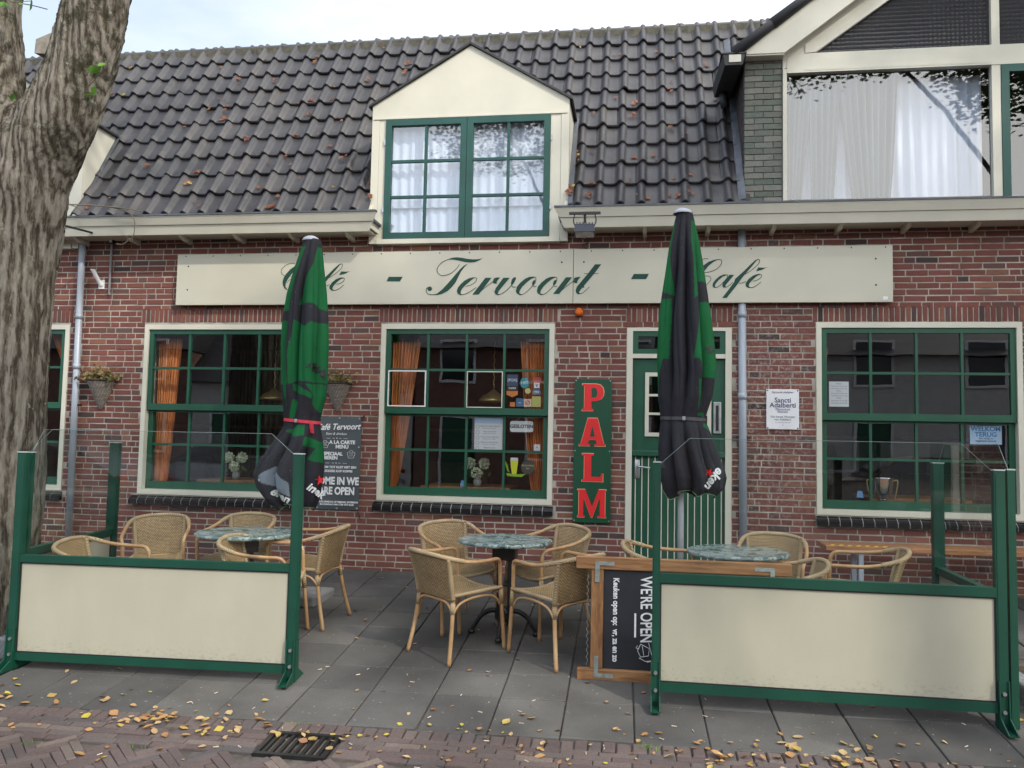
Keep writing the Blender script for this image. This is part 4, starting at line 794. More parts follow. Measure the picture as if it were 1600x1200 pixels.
for x in (-.598, -.276):
    for z_ in (.54, 1.19, 1.85): s_.lathe([(0, -.0445), (.006, -.044), (.007, -.042)], (x, 0, z_), 8, 'y')
each(s_, 'screw_head', STEEL, t)
# menu banner
t = thing('menu_banner', 'charcoal cloth banner with white menu writing, roped to the wall between two windows', 'banner', (-2.92, 0, 1.02))
m_ = MB(); m_.grid(lambda a, b: (-3.136+.437*a, -.022-.008*math.sin(a*3.1)*math.sin(b*3)+.003*noise.noise(Vector((a*4, b*6, 1))), .567+.907*b), 16, 24); m_.build('cloth', BANNER, t, True)
def btx(s_, size, x, z_, **k): return text('writing', s_, size, x, -.037, z_, None, 'MB', ext=.0008, **k)
lines = [btx('Café Tervoort', .085, -2.935, 1.372, shear=.35, rot=.03, bold=.0018, sx=.9), btx('Eten & drinken', .035, -2.95, 1.305, shear=.35), btx('—  ~ ◦ ~  —', .04, -2.94, 1.262),
  btx('A LA CARTE', .048, -2.885, 1.222, bold=.002), btx('MENU', .048, -2.885, 1.178, bold=.002), btx('SPECIAAL', .046, -2.975, 1.108, bold=.002), btx('BIEREN', .046, -3.0, 1.068, bold=.002), btx('—  ~ ◦ ~  —', .04, -2.94, 1.020),
  btx('KOM TOT RUST MET EEN', .031, -2.91, .978, bold=.001), btx('LEKKERE KOP KOFFIE', .031, -2.92, .940, bold=.001), btx('COME IN WE', .100, -2.935, .842, bold=.004, sx=.78), btx('ARE OPEN', .100, -2.925, .745, bold=.004, sx=.78),
  btx('ELKE DINSDAG OP VRIJDAG, ZATERDAG', .022, -2.905, .640, bold=.001), btx('EN ZONDAG VAN 17.00 TOT 22.00', .022, -2.92, .615, bold=.001)]
d_ = MB()
for cx, cz, r_ in ((-2.79, 1.105, .038), (-3.06, 1.20, .036)):
    for q_ in range(14):
        a = q_*2*PI/14; rr_ = r_*(1+.15*math.sin(5*a)); a2 = a+2*PI/14; rr2 = r_*(1+.15*math.sin(5*a2))
        d_.tube([(cx+rr_*math.cos(a), -.037, cz+rr_*math.sin(a)), (cx+rr2*math.cos(a2), -.037, cz+rr2*math.sin(a2))], .0018, 4)
    for q_ in range(4): d_.tube([(cx-.02, -.037, cz-.016+q_*.011), (cx+.02, -.037, cz-.012+q_*.011)], .0014, 4)
merge(*lines, d_).build('writing', CHALK, t)
e_ = MB()
for x, z_ in ((-3.12, 1.46), (-2.715, 1.46), (-2.92, 1.462), (-2.715, 1.18), (-2.715, .88), (-2.715, .585), (-2.92, .58), (-3.12, .585)): e_.lathe([(.004, -.034), (.009, -.036), (.010, -.03)], (x, 0, z_), 10, 'y')
each(e_, 'eyelet', STEEL, t)
m_ = MB(); m_.tube(crom([(-2.715, -.03, 1.46), (-2.69, -.03, 1.475), (-2.672, -.005, 1.485)]), .004, 5); m_.tube([(-2.685, -.03, 1.465), (-2.665, -.03, 1.49)], .008, 6); m_.tube(crom([(-2.715, -.03, .585), (-2.70, -.03, .54), (-2.685, -.01, .475)]), .004, 5); m_.build('tie_cord', BLACKP, t)
# white plaque
t = thing('wall_plaque', 'small white square plaque with blue serif text, screwed to the wall right of the door', 'plaque', (1.293, 0, 1.605))
m_ = MB(); m_.bbox(1.148, 1.437, -.016, -.002, 1.422, 1.790, .003); m_.build('plate', WHITE, t)
def ptx(s_, size, z_, **k): return text('writing', s_, size, 1.293, -.0175, z_, None, 'MB', ext=.0006, **k)
merge(ptx('Sancti', .062, 1.688, bold=.0009), ptx('Adalberti', .062, 1.642, bold=.0009), ptx('Miraculum', .030, 1.605), ptx('Novum', .030, 1.583)).build('writing', BLUEL, t)
merge(ptx('Egmonds abdijbier', .026, 1.762), ptx('Het beste Wonder', .028, 1.537), ptx('van Adelbert', .028, 1.512), ptx('meer dan duizend jaar traditie in glas', .009, 1.486), ptx('V', .02, 1.46)).build('fine_print', plain('grey_letters', (.12, .13, .2), .5), t)
s_ = MB()
for x in (1.16, 1.425):
    for z_ in (1.434, 1.778): s_.lathe([(0, -.0185), (.006, -.018), (.007, -.016)], (x, 0, z_), 8, 'y')
each(s_, 'screw_head', IRON, t)
# amber lamp
t = thing('warning_lamp', 'round amber warning lamp on the wall under the long sign', 'lamp', (-.582, 0, 2.507))
m_ = MB(); m_.lathe([(0, -.012), (.047, -.012), (.047, -.002)], (-.582, 0, 2.507), 20, 'y'); m_.build('lamp_base', BLACKP, t)
m_ = MB(); m_.lathe([(0, -.062), (.018, -.060), (.032, -.052), (.040, -.036), (.042, -.0125)], (-.582, 0, 2.507), 22, 'y'); m_.lathe([(.020, -.063), (.024, -.066), (.028, -.0585)], (-.582, 0, 2.507), 22, 'y')
q = NT('amber_plastic'); q.b.inputs['Base Color'].default_value = (.85, .17, .01, 1); q.set(Roughness=.15); q.b.inputs['Transmission Weight'].default_value = .2; m_.build('lamp_dome', q.m, t, True)
# flood lights
def flood(x, z_, xw, zw, yf, lab):
    t = thing('floodlight', lab, 'floodlight', (xw, 0, zw), 'floodlights on arms over the sign')
    m_ = MB(); m_.bbox(xw-.028, xw+.028, -.05, -.001, zw-.03, zw+.035, .004); m_.build('junction_box', BLACKP, t)
    m_ = MB(); m_.bbox(xw-.016, xw+.016, -.058, -.0505, zw-.022, zw+.008, .002); m_.build('box_label', WHITE, t)
    m_ = MB(); m_.tube([(xw, -.03, zw+.03), (x, yf, z_+.09)], .012, 6); m_.box(x-.14, x+.14, yf-.012, yf+.012, z_+.09, z_+.112); m_.build('arm', BLACKP, t)
    m_ = MB()
    for s_ in (-1, 1): m_.tube(crom([(x+s_*.09, yf, z_+.09), (x+s_*.10, yf, z_+.03), (x+s_*.075, yf, z_-.03)]), .006, 6)
    m_.build('yoke', BLACKP, t)
    m_ = MB(); m_.hexa([(x-.095, yf-.05, z_-.075), (x+.095, yf-.05, z_-.075), (x+.095, yf+.07, z_-.10), (x-.095, yf+.07, z_-.10), (x-.08, yf-.04, z_-.005), (x+.08, yf-.04, z_-.005), (x+.08, yf+.05, z_-.02), (x-.08, yf+.05, z_-.02)])
    for k in range(6): m_.box(x-.07+k*.027, x-.062+k*.027, yf-.052, yf+.04, z_-.004, z_+.008)
    m_.build('lamp_head', plain('lamp_casing', (.03, .035, .06), .4), t)
    m_ = MB(); m_.quad((x-.08, yf-.045, z_-.078), (x+.08, yf-.045, z_-.078), (x+.08, yf+.065, z_-.104), (x-.08, yf+.065, z_-.104)); m_.open = True; m_.build('lamp_glass', STEEL, t)
flood(-.50, 3.20, -.535, 3.30, -.62, 'black floodlight on a short arm beside the right gutter end')
flood(-5.62, 3.19, -5.46, 3.27, -.78, 'black floodlight on a long slanting arm near the tree trunk')
t = tag(None or (lambda m: m.build('cable_conduit', plain('grey_conduit', (.22, .22, .23), .5), None))((lambda m: (m.tube([(-5.468, -.02, 2.73), (-5.468, -.02, 3.24)], .011, 8), m.tube([(-5.468, -.02, 2.73), (-5.462, -.02, 2.70)], .012, 8), m)[-1])(MB())), 'thin vertical grey conduit on the brick wall beside the flag holder', 'conduit')
t = tag((lambda m: m.build('coiled_cable', BLACKP, None))((lambda m: (m.tube(crom([(-.535, -.03, 3.27), (-.56, -.035, 3.22), (-.50, -.03, 3.18), (-.56, -.03, 3.15), (-.52, -.02, 3.12), (-.56, -.02, 3.09)]), .005, 6), m)[-1])(MB())), 'loose black cable hanging from the box of the floodlight over the sign', 'cable')
t = thing('flag_holder', 'white metal flag pole holder on the brick wall', 'flag holder', (-5.56, 0, 2.83))
m_ = MB(); m_.bbox(-5.60, -5.535, -.012, -.001, 2.765, 2.86, .002); m_.build('base_plate', WHITE, t)
m_ = MB(); m_.tube([(-5.567, -.01, 2.80), (-5.61, -.10, 2.95)], .02, 12, cap=False); m_.lathe([(.020, 0), (.026, .002), (.026, .010)], (-5.61, -.10, 2.945), 12); m_.build('socket', WHITE, t, True)
# wall baskets with dried plants
def leafcards(mb, pts, size, fold=.25, up=None):
    for p in pts:
        n_ = Vector((random.gauss(0, 1), random.gauss(0, 1), random.gauss(0, 1))).normalized()
        if up: n_ = (n_*(1-up)+Vector((0, 0, 1))*up).normalized()
        a = n_.orthogonal().normalized(); a.rotate(Quaternion(n_, random.random()*6.28)); b = n_.cross(a); s_ = size*random.uniform(.6, 1.25); p = Vector(p)
        w_ = s_*random.uniform(.26, .40)
        vs = [p-a*s_*.5, p-a*s_*.12+b*w_+n_*fold*w_, p+a*s_*.28+b*w_*.7+n_*fold*w_, p+a*s_*.5, p+a*s_*.28-b*w_*.7+n_*fold*w_, p-a*s_*.12-b*w_+n_*fold*w_, p+a*s_*.05]
        mb.add(vs, [(0, 1, 6), (1, 2, 6), (2, 3, 6), (3, 4, 6), (4, 5, 6), (5, 0, 6)])
def uvset(o, fn):
    uv = o.data.uv_layers.new(name='UVMap')
    for l in o.data.loops: uv.data[l.index].uv = fn(l.vertex_index)
def basket(cx, cz, h_, wd, lab):
    t = thing('wall_basket', lab, 'basket', (cx, 0, cz), 'cone shaped wicker baskets on the wall')
    NU, NV = 24, 16; m_ = MB()
    def f(a, b): 
        an = PI*a; r_ = (wd/2)*(.08+.92*b**.85); return (cx-r_*math.cos(an), -.006-r_*math.sin(an)*.95, cz-h_+h_*b)
    m_.grid(f, NU, NV); m_.open = True; o = m_.build('wicker_cone', WICKER, t, True)
    uvset(o, lambda i: ((i % (NU+1))/NU*wd*1.5*(.3+.7*(i//(NU+1))/NV), (i//(NU+1))/NV*h_))
    m_ = MB(); m_.tube([f(k/20, 1) for k in range(21)], .009, 7); m_.build('rim', WICKER, o, True)
    m_ = MB(); P = [(cx+random.gauss(0, wd*.33), -wd*.28+random.gauss(0, .04), cz+.0+abs(random.gauss(0, .05))) for _ in range(260)]
    leafcards(m_, P, .045)
    for k in range(26):
        a = (cx+random.gauss(0, .05), -.07, cz); b_ = (a[0]+random.gauss(0, .07), a[1]-random.random()*.06, cz+random.uniform(.04, .15)); m_.tube(crom([a, ((a[0]+b_[0])/2, a[1], (a[2]+b_[2])/2+.03), b_], 3), .0022, 4)
    m_.open = True; m_.build('dried_plant', SPRIG, t)
basket(-5.50, 1.81, .30, .30, 'wicker cone basket of dried plants beside the left downpipe')
basket(-2.955, 1.80, .27, .27, 'wicker cone basket of dried plants above the menu banner')

# ------------------------------------------------------------------ glass and panel wind screens
def screen(name, lab, p0, p1, posts, zr, gl_top, nrm, cut0, cut1, sag=0, panel=True, grp='green framed glass wind screens round the terrace', bolts=True, feet=True, feetdir=(-1, 1)):
    p0 = Vector((*p0, 0)); p1 = Vector((*p1, 0)); ux = (p1-p0).normalized(); L_ = (p1-p0).length; un = Vector((-ux.y, ux.x, 0))
    t = thing(name, lab, 'wind screen', ((p0+p1)/2)[:], grp)
    z0_, z1_, z2_, z3_ = zr   # bottom rail low/high, top rail low/high
    for (s_, w_, d_, zt) in posts:
        c_ = p0+ux*s_; zb = gz(c_.x, c_.y); m_ = MB(); m_.obox(c_, ux, -w_/2, w_/2, -d_/2, d_/2, zb+.004, zt)
        m_.obox(c_, ux, -w_/2+.008, w_/2-.008, -d_/2-.003, -d_/2, zb+.15, zt-.02)
        po = m_.build('post', GREENM, t)
        m_ = MB(); m_.obox(c_, ux, -w_/2-.001, w_/2+.001, -d_/2-.004, d_/2+.001, zt+.0005, zt+.008); m_.build('post_cap', plain('cap_grey', (.35, .42, .40), .4), po)
        if feet and bolts:
            f_ = MB()
            for sg in feetdir:
                a0, a1 = -.028, .028; y0 = sg*(d_/2+.0045)
                pts = [(y0, zb+.27), (y0+sg*.012, zb+.27), (y0+sg*.022, zb+.07), (y0+sg*.13, zb+.012), (y0+sg*.13, zb+.004), (y0, zb+.004)]
                P = []
                n_ = len(pts)
                for a in (a0, a0+.007, a1-.007, a1):
                    P += [c_+ux*a+un*q_[0]+Vector((0, 0, q_[1])) for q_ in pts]
                def side(i0): return [tuple(i0+k for k in range(n_)), tuple(i0+n_+k for k in range(n_))[::-1]]+[(i0+k, i0+(k+1) % n_, i0+n_+(k+1) % n_, i0+n_+k) for k in range(n_)]
                f_.add(P, side(0)+side(2*n_))
                f_.obox(c_, ux, a0+.007, a1-.007, min(y0, y0+sg*.004), max(y0, y0+sg*.004), zb+.03, zb+.265)
                f_.obox(c_, ux, a0+.007, a1-.007, min(y0+sg*.004, y0+sg*.128), max(y0+sg*.004, y0+sg*.128), zb+.003, zb+.009)
            f_.build('foot_bracket', GREENM, po)
            b_ = MB()
            for zz in (.10, .20):
                for sg in feetdir:
                    q0 = c_+un*sg*(d_/2+.012)+Vector((0, 0, zb+zz)); b_.tube([q0-un*sg*.004, q0+un*sg*.008], .011, 8)
            each(b_, 'bolt', STEEL, po)
    a, b = posts[0][0]+posts[0][1]/2, posts[-1][0]-posts[-1][1]/2
    m_ = MB(); m_.obox(p0, ux, a, b, -.025, .025, z0_, z1_); m_.obox(p0, ux, a, b, -.025, .025, z2_, z3_); m_.build('rail', GREENM, t)
    m_ = MB(); m_.obox(p0, ux, a+.001, b-.001, -.010, .006, z1_, z2_); m_.build('panel', PANELC, t)
    m_ = MB(); m_.obox(p0, ux, a, a+.008, -.018, -.0105, z1_, z2_); m_.obox(p0, ux, b-.008, b, -.018, -.0105, z1_, z2_); m_.obox(p0, ux, a+.008, b-.008, -.018, -.0105, z1_, z1_+.008); m_.obox(p0, ux, a+.008, b-.008, -.018, -.0105, z2_-.008, z2_); m_.build('panel_bead', BLACKP, t)
    # glass with clipped upper corners; a real 6 mm sheet outline: front face plus polished edge
    zt = posts[0][3]
    out = [(a, z3_), (b, z3_), (b, posts[-1][3]-.004+cut1[1]), (b-cut1[0], gl_top), (a+cut0[0], gl_top), (a, posts[0][3]-.004+cut0[1])]
    m_ = MB(); P = [p0+ux*q_[0]+Vector((0, 0, q_[1])) for q_ in out]; m_.add([p-un*.003 for p in P], [tuple(range(6))]); m_.open = True
    go = m_.build('glass', SCREENG, t)
    m_ = MB()
    for i in (2, 3, 4): m_.tube([P[i], P[(i+1) % 6]], .0013, 5)
    m_.build('glass_edge', plain('glass_edge', (.22, .28, .27), .25), go)
    return t
screen('wind_screen', 'front left wind screen with cream panel under clear glass, nearest the tree', (-4.063, -2.925), (-2.168, -2.845), [(0, .062, .045, 1.120), (1.897, .062, .045, 1.148)], (-.232, -.182, .402, .450), 1.278, 0, (.16, .0), (.16, .0))
screen('wind_screen', 'front right wind screen with cream panel under clear glass, the chalkboard leaning behind it', (.107, -2.86), (2.018, -2.875), [(0, .046, .045, 1.148), (1.911, .058, .045, 1.146)], (-.198, -.142, .438, .492), 1.298, 0, (.17, .0), (.165, .0), feetdir=(-1,))
screen('wind_screen', 'side wind screen along the left edge of the terrace, running back from beside the tree', (-4.068, -2.885), (-4.335, -1.5), [(.03, .045, .05, 1.118), (1.41, .075, .070, 1.183)], (-.10, -.045, .425, .475), 1.278, 0, (.15, .0), (.12, .0), bolts=False)
screen('wind_screen', 'side wind screen at the right edge of the terrace, doubled post, bench behind it', (2.088, -2.86), (2.135, -1.5), [(.0, .036, .04, 1.150), (1.36, .075, .070, 1.162)], (-.05, .0, .375, .425), 1.298, 0, (.15, .0), (.12, .0), bolts=False)

# ------------------------------------------------------------------ bistro tables and rattan chairs
SQ = Quaternion((1, 0, 0), math.atan(SLP))
def make_table(r_=.355, hgt=.705):
    t = thing('bistro_table', '', 'table')
    m_ = MB(); m_.lathe([(0, hgt), (r_-.012, hgt), (r_-.003, hgt-.005), (r_, hgt-.014), (r_-.003, hgt-.024), (r_-.014, hgt-.030), (0, hgt-.030)], (0, 0, 0), 56); m_.build('table_top', MARBLE, t, False)
    m_ = MB(); m_.bbox(-.16, .16, -.16, .16, hgt-.048, hgt-.0305, .004); m_.bbox(-.085, .085, -.085, .085, hgt-.15, hgt-.0485, .01); 
    for a in (45, 135, 225, 315):
        x, y = .058*math.cos(math.radians(a)), .058*math.sin(math.radians(a)); m_.tube([(x, y, hgt-.15), (x*.95, y*.95, .40), (x, y, .15)], .013, 8)
    m_.lathe([(0, .20), (.05, .20), (.068, .17), (.07, .12), (.045, .10), (0, .10)], (0, 0, 0), 16); m_.lathe([(.0, .36), (.062, .362), (.062, .378), (0, .38)], (0, 0, 0), 14)
    m_.build('column', IRON, t)
    for a in (0, 90, 180, 270):
        m_ = MB(); c_, s_ = math.cos(math.radians(a)), math.sin(math.radians(a))
        P = crom([(.04*c_, .04*s_, .17), (.10*c_, .10*s_, .175), (.17*c_, .17*s_, .135), (.215*c_, .215*s_, .07), (.24*c_, .24*s_, .03)]); m_.tube(P, [.020-.006*i/len(P) for i in range(len(P))], 8); m_.lathe([(0, .034), (.022, .030), (.028, .014), (.024, .0), (0, 0)], (.243*c_, .243*s_, 0), 12); m_.build('foot', IRON, t, True)
    return t
def copy_tree(o, parent=None):
    c_ = o.copy(); C.objects.link(c_)
    if parent: c_.parent = parent
    for ch in o.children: copy_tree(ch, c_)
    return c_
T0 = make_table()
def place_table(o, x, y, lab, sc=1., rz=0, dz=0):
    o.location = (x, y, gz(x, y)+dz); o['label'] = lab; o['group'] = 'round green marble tables on the terrace'
    o.rotation_euler = (Quaternion((1, 0, 0), .012) @ Quaternion((0, 0, 1), rz)).to_euler(); o.scale = (sc, sc, 1)
place_table(T0, -.985, -1.72, 'round marbled table in the middle, four chairs pushed in around it')
T1 = copy_tree(T0); place_table(T1, -3.0, -1.80, 'round marbled table behind the left wind screen', 1.08, .5)
T2 = copy_tree(T0); place_table(T2, .695, -1.82, 'round greyish marbled table in front of the door, behind the right wind screen', 1.0, .7)

def make_chair():
    t = thing('rattan_chair', '', 'chair')
    hw = lambda v: .172+.024*v
    NU, NV = 16, 16; m_ = MB()
    def back(a, b):
        u_ = a*2-1; z = .430+.293*b+ .012*(1-u_*u_)*b; y = -.185-.070*b-.045*(1-u_*u_)*(.55+.45*b); return (u_*hw(b), y, z)
    m_.grid(back, NU, NV); n_ = len(m_.v); m_.add([(x, y-.010, z) for x, y, z in m_.v[:n_]], [tuple(i for i in f[::-1]) for f in m_.f[:NU*NV]]); m_.open = True
    o = m_.build('backrest', WEAVE, t, True); uvset(o, lambda i: (((i % n_) % (NU+1))/NU*.42, ((i % n_)//(NU+1))/NV*.33))
    m_ = MB()
    def seat(a, b):
        u_ = a*2-1; wv = .175+.050*b; y = -.20+.42*b; z = .432+.022*u_*u_-.012*(1-u_*u_)*math.sin(PI*b)-.014*max(0, b-.8)*5*(1-u_*u_)*.6; return (u_*wv, y, z)
    m_.grid(seat, NU, NV); n2 = len(m_.v); m_.add([(x, y, z-.012) for x, y, z in m_.v[:n2]], [tuple(i for i in f[::-1]) for f in m_.f[:NU*NV]]); m_.open = True
    o = m_.build('seat', WEAVE, t, True); uvset(o, lambda i: (((i % n2) % (NU+1))/NU*.42, ((i % n2)//(NU+1))/NV*.42))
    m_ = MB(); m_.tube([seat(0, k/10)[:2]+(seat(0, k/10)[2]-.006,) for k in range(11)]+[seat(k/12, 1)[:2]+(seat(k/12, 1)[2]-.008,) for k in range(1, 13)]+[seat(1, 1-k/10)[:2]+(seat(1, 1-k/10)[2]-.006,) for k in range(1, 11)], .0135, 8)
    m_.build('seat_rim', WRAP, t, True)
    for s_ in (-1, 1):
        m_ = MB(); m_.tube(crom([(s_*.178, -.19, .42), (s_*.184, -.22, .58), (s_*.199, -.253, .718)]), .0175, 9); m_.build('back_post', WRAP, t, True)
        m_ = MB(); m_.tube(crom([(s_*.175, -.185, .445), (s_*.192, -.215, .22), (s_*.218, -.262, .0)]), [.0145]*12+[.013], 9); l_ = m_.build('leg', BAMBOO, t, True)
        m_ = MB(); m_.tube([(s_*.177, -.190, .40), (s_*.181, -.198, .33)], .018, 9); m_.build('leg_binding', WRAP, l_, True)
        m_ = MB(); m_.tube(crom([(s_*.236, .242, .0), (s_*.226, .222, .30), (s_*.220, .214, .46)]), .0145, 9); l_ = m_.build('leg', BAMBOO, t, True)
        m_ = MB(); m_.tube([(s_*.225, .222, .33), (s_*.221, .215, .435)], .018, 9); m_.build('leg_binding', WRAP, l_, True)
        m_ = MB(); m_.tube(crom([(s_*.19, -.20, .335), (s_*.197, -.14, .395), (s_*.205, 0, .415), (s_*.213, .15, .395), (s_*.222, .21, .325)]), .009, 7); m_.build('side_brace', BAMBOO, t, True)
        m_ = MB(); m_.tube(crom([(s_*.220, .214, .455), (s_*.219, .212, .57), (s_*.222, .205, .622), (s_*.232, .17, .652), (s_*.238, .08, .658), (s_*.240, -.05, .668), (s_*.230, -.17, .692), (s_*.208, -.240, .714)]), .0135, 9); m_.build('arm', BAMBOO, t, True)
    m_ = MB(); m_.tube(crom([(-.234, -.145, .686), (-.222, -.208, .706), (-.185, -.266, .724), (-.10, -.300, .736), (0, -.310, .739), (.10, -.300, .736), (.185, -.266, .724), (.222, -.208, .706), (.234, -.145, .686)]), .0165, 9); m_.build('top_rail', WRAP, t, True)
    m_ = MB(); m_.tube(crom([(-.185, -.205, .335), (-.13, -.20, .395), (0, -.195, .405), (.13, -.20, .395), (.185, -.205, .335)]), .009, 7); m_.tube([(-.21, .205, .415), (.21, .205, .415)], .010, 7); m_.tube([(-.178, -.19, .425), (.178, -.19, .425)], .012, 7); m_.build('cross_brace', BAMBOO, t, True)
    return t
CH0 = make_chair(); first = [True]
def chair(x, y, deg, lab):
    o = CH0 if first[0] else copy_tree(CH0); first[0] = False
    o.location = (x, y, gz(x, y)); o.rotation_euler = (SQ @ Quaternion((0, 0, 1), math.radians(deg))).to_euler(); o['label'] = lab; o['group'] = 'rattan and bamboo armchairs on the terrace'
chair(-1.262, -2.095, -36, 'rattan armchair with its woven back to the street, front left of the middle table')
chair(-.555, -2.085, 45, 'rattan armchair with its back to the street, right of the middle table beside the chalkboard')
chair(-1.39, -1.50, -142, 'rattan armchair between the middle table and the wall, left of that table')
chair(-.69, -1.49, 133, 'rattan armchair between the middle table and the wall, next to the red letter sign')
chair(-3.80, -1.66, -155, 'rattan armchair facing the street behind the left screen, nearest the left side screen post')
chair(-3.20, -1.50, 176, 'rattan armchair facing the street, its back just above the left table top')
chair(-2.56, -1.62, 82, 'rattan armchair to the right of the left table, with its back beside the menu banner')
chair(-3.74, -2.40, -84, 'rattan armchair in the near left corner, only its arm showing over the left screen rail')
chair(-2.67, -2.12, -84, 'rattan armchair mostly hidden by the left cream panel, one leg beside the screen post')
chair(.20, -1.86, -86, 'rattan armchair before the green door, its curved arm beside the right screen post')
chair(.95, -1.60, 168, 'rattan armchair facing the street behind the right table, in front of the downpipe')
chair(1.53, -1.72, 74, 'rattan armchair to the right of the right table, beside the bench')
chair(.90, -2.20, 84, 'rattan armchair with only its wrapped top showing past the end of the wooden board')

# ------------------------------------------------------------------ chalkboard lying on its side
t = thing('chalkboard', 'wooden framed chalkboard lying on its side behind the right wind screen, writing turned sideways', 'chalkboard', (.28, -2.47, -.25))
def tl(x, y, z): k = (z+.26)/.78; return (x, -2.485+.06*k+y, z)
def tbox(x0_, x1_, y0, y1, z0_, z1_, sl_=0):
    m = MB(); m.hexa([tl(x0_, y0, z0_), tl(x1_, y0, z0_), tl(x1_, y1, z0_), tl(x0_, y1, z0_), tl(x0_, y0, z1_), tl(x1_, y0, z1_), tl(x1_, y1, z1_), tl(x0_, y1, z1_)]); return m
for a in ((-.402, .958, -.028, .016, .440, .520), (-.384, .97, -.028, .016, -.256, -.183)):
    o = tbox(*a).build('rail', OAK, t); bv = o.modifiers.new('b', 'BEVEL'); bv.width = .007; bv.segments = 2
for a in ((-.300, -.222, -.020, .012, -.182, .439), (.80, .875, -.020, .012, -.182, .439)):
    o = tbox(*a).build('stile', OAKV, t); bv = o.modifiers.new('b', 'BEVEL'); bv.width = .004; bv.segments = 2
tbox(-.222, .80, -.004, .006, -.182, .439).build('board', SLATE, t)
for (x, z_, sx_, sz_) in ((-.262, .480, 1, -1), (-.262, -.222, 1, 1), (.84, .48, -1, -1)):
    m_ = merge(tbox(min(x-.014, x+sx_*.11), max(x+.014*sx_, x+sx_*.11) if sx_ > 0 else x+.014, -.033, -.0285, z_-.012, z_+.012), tbox(x-.014, x+.014, -.0335, -.029 if 1 else 0, min(z_+sz_*.012, z_+sz_*.12), max(z_+sz_*.012, z_+sz_*.12)))
    m_.build('corner_bracket', plain('galvanised', (.28, .31, .29), .5, .3, 30, 0, 60, .5), t)
def onboard(mb): 
    r_ = MB(); r_.add([tl(x, y, z) for x, y, z in mb.v], mb.f); return r_
R90 = -PI/2
w1 = text('w', 'Keuken open op:  vr, za en zo', .052, -.142, -.006, .125, None, 'MB', rot=R90, bold=.0016, ext=.0005, sx=.83)
w2 = text('w', "WE'RE OPEN", .110, .052, -.006, .195, None, 'MB', rot=R90, bold=.002, ext=.0005, sx=.66, shear=-.1)
d_ = MB(); d_.box(-.022, -.010, -.0068, -.0060, .02, .17)
def stroke(P): d_.tube([(x, -.006, z) for x, z in P], .0022, 4)
stroke([(.02, -.02), (.075, -.045), (.07, -.09), (.02, -.10), (.0, -.06), (.02, -.02)]); stroke([(.0, -.03), (-.01, -.045), (.01, -.05)]); stroke([(.03, -.03), (.04, -.09)]); stroke([(.07, -.01), (.10, -.12), (.06, -.13)]); stroke([(.01, -.105), (.05, -.125), (.09, -.12)])
onboard(merge(w1, w2, d_)).build('chalk_writing', CHALK, t)
m_ = MB()
for k in range(26): a = Vector((-.325, -2.42, .40-.0225*k+.0)); m_.tube([a, a+Vector((.006*(-1)**k, 0, -.02))], .0035, 4)
m_.build('chain', STEEL, t)

# ------------------------------------------------------------------ bench by the wall
t = thing('wooden_bench', 'low orange-brown plank bench with yellow tape along the wall under the right window', 'bench', (2.4, -.38, 0))
m_ = MB(); m_.bbox(1.55, 3.75, -.58, -.22, .405, .448, .006); m_.build('seat', plain('varnished_plank', (.30, .135, .06), .5, .35, 5, 0, 60, 0, .5, (1, 8, 8)), t)
for x in (1.84, 3.35):
    m_ = MB(); m_.bbox(x-.02, x+.02, -.54, -.50, gz(0, -.52), .404, .004); m_.build('leg', ZINC, t); m_ = MB(); m_.bbox(x-.02, x+.02, -.30, -.26, gz(0, -.28), .404, .004); m_.build('leg', ZINC, t)
m_ = MB()
for k in range(7): x = 1.58+k*.07; m_.hexa([(x, -.581, .4485), (x+.03, -.581, .4485), (x+.06, -.50, .4485), (x+.03, -.50, .4485), (x, -.581, .450), (x+.03, -.581, .450), (x+.06, -.50, .450), (x+.03, -.50, .450)])
m_.build('warning_tape', YEL, t)

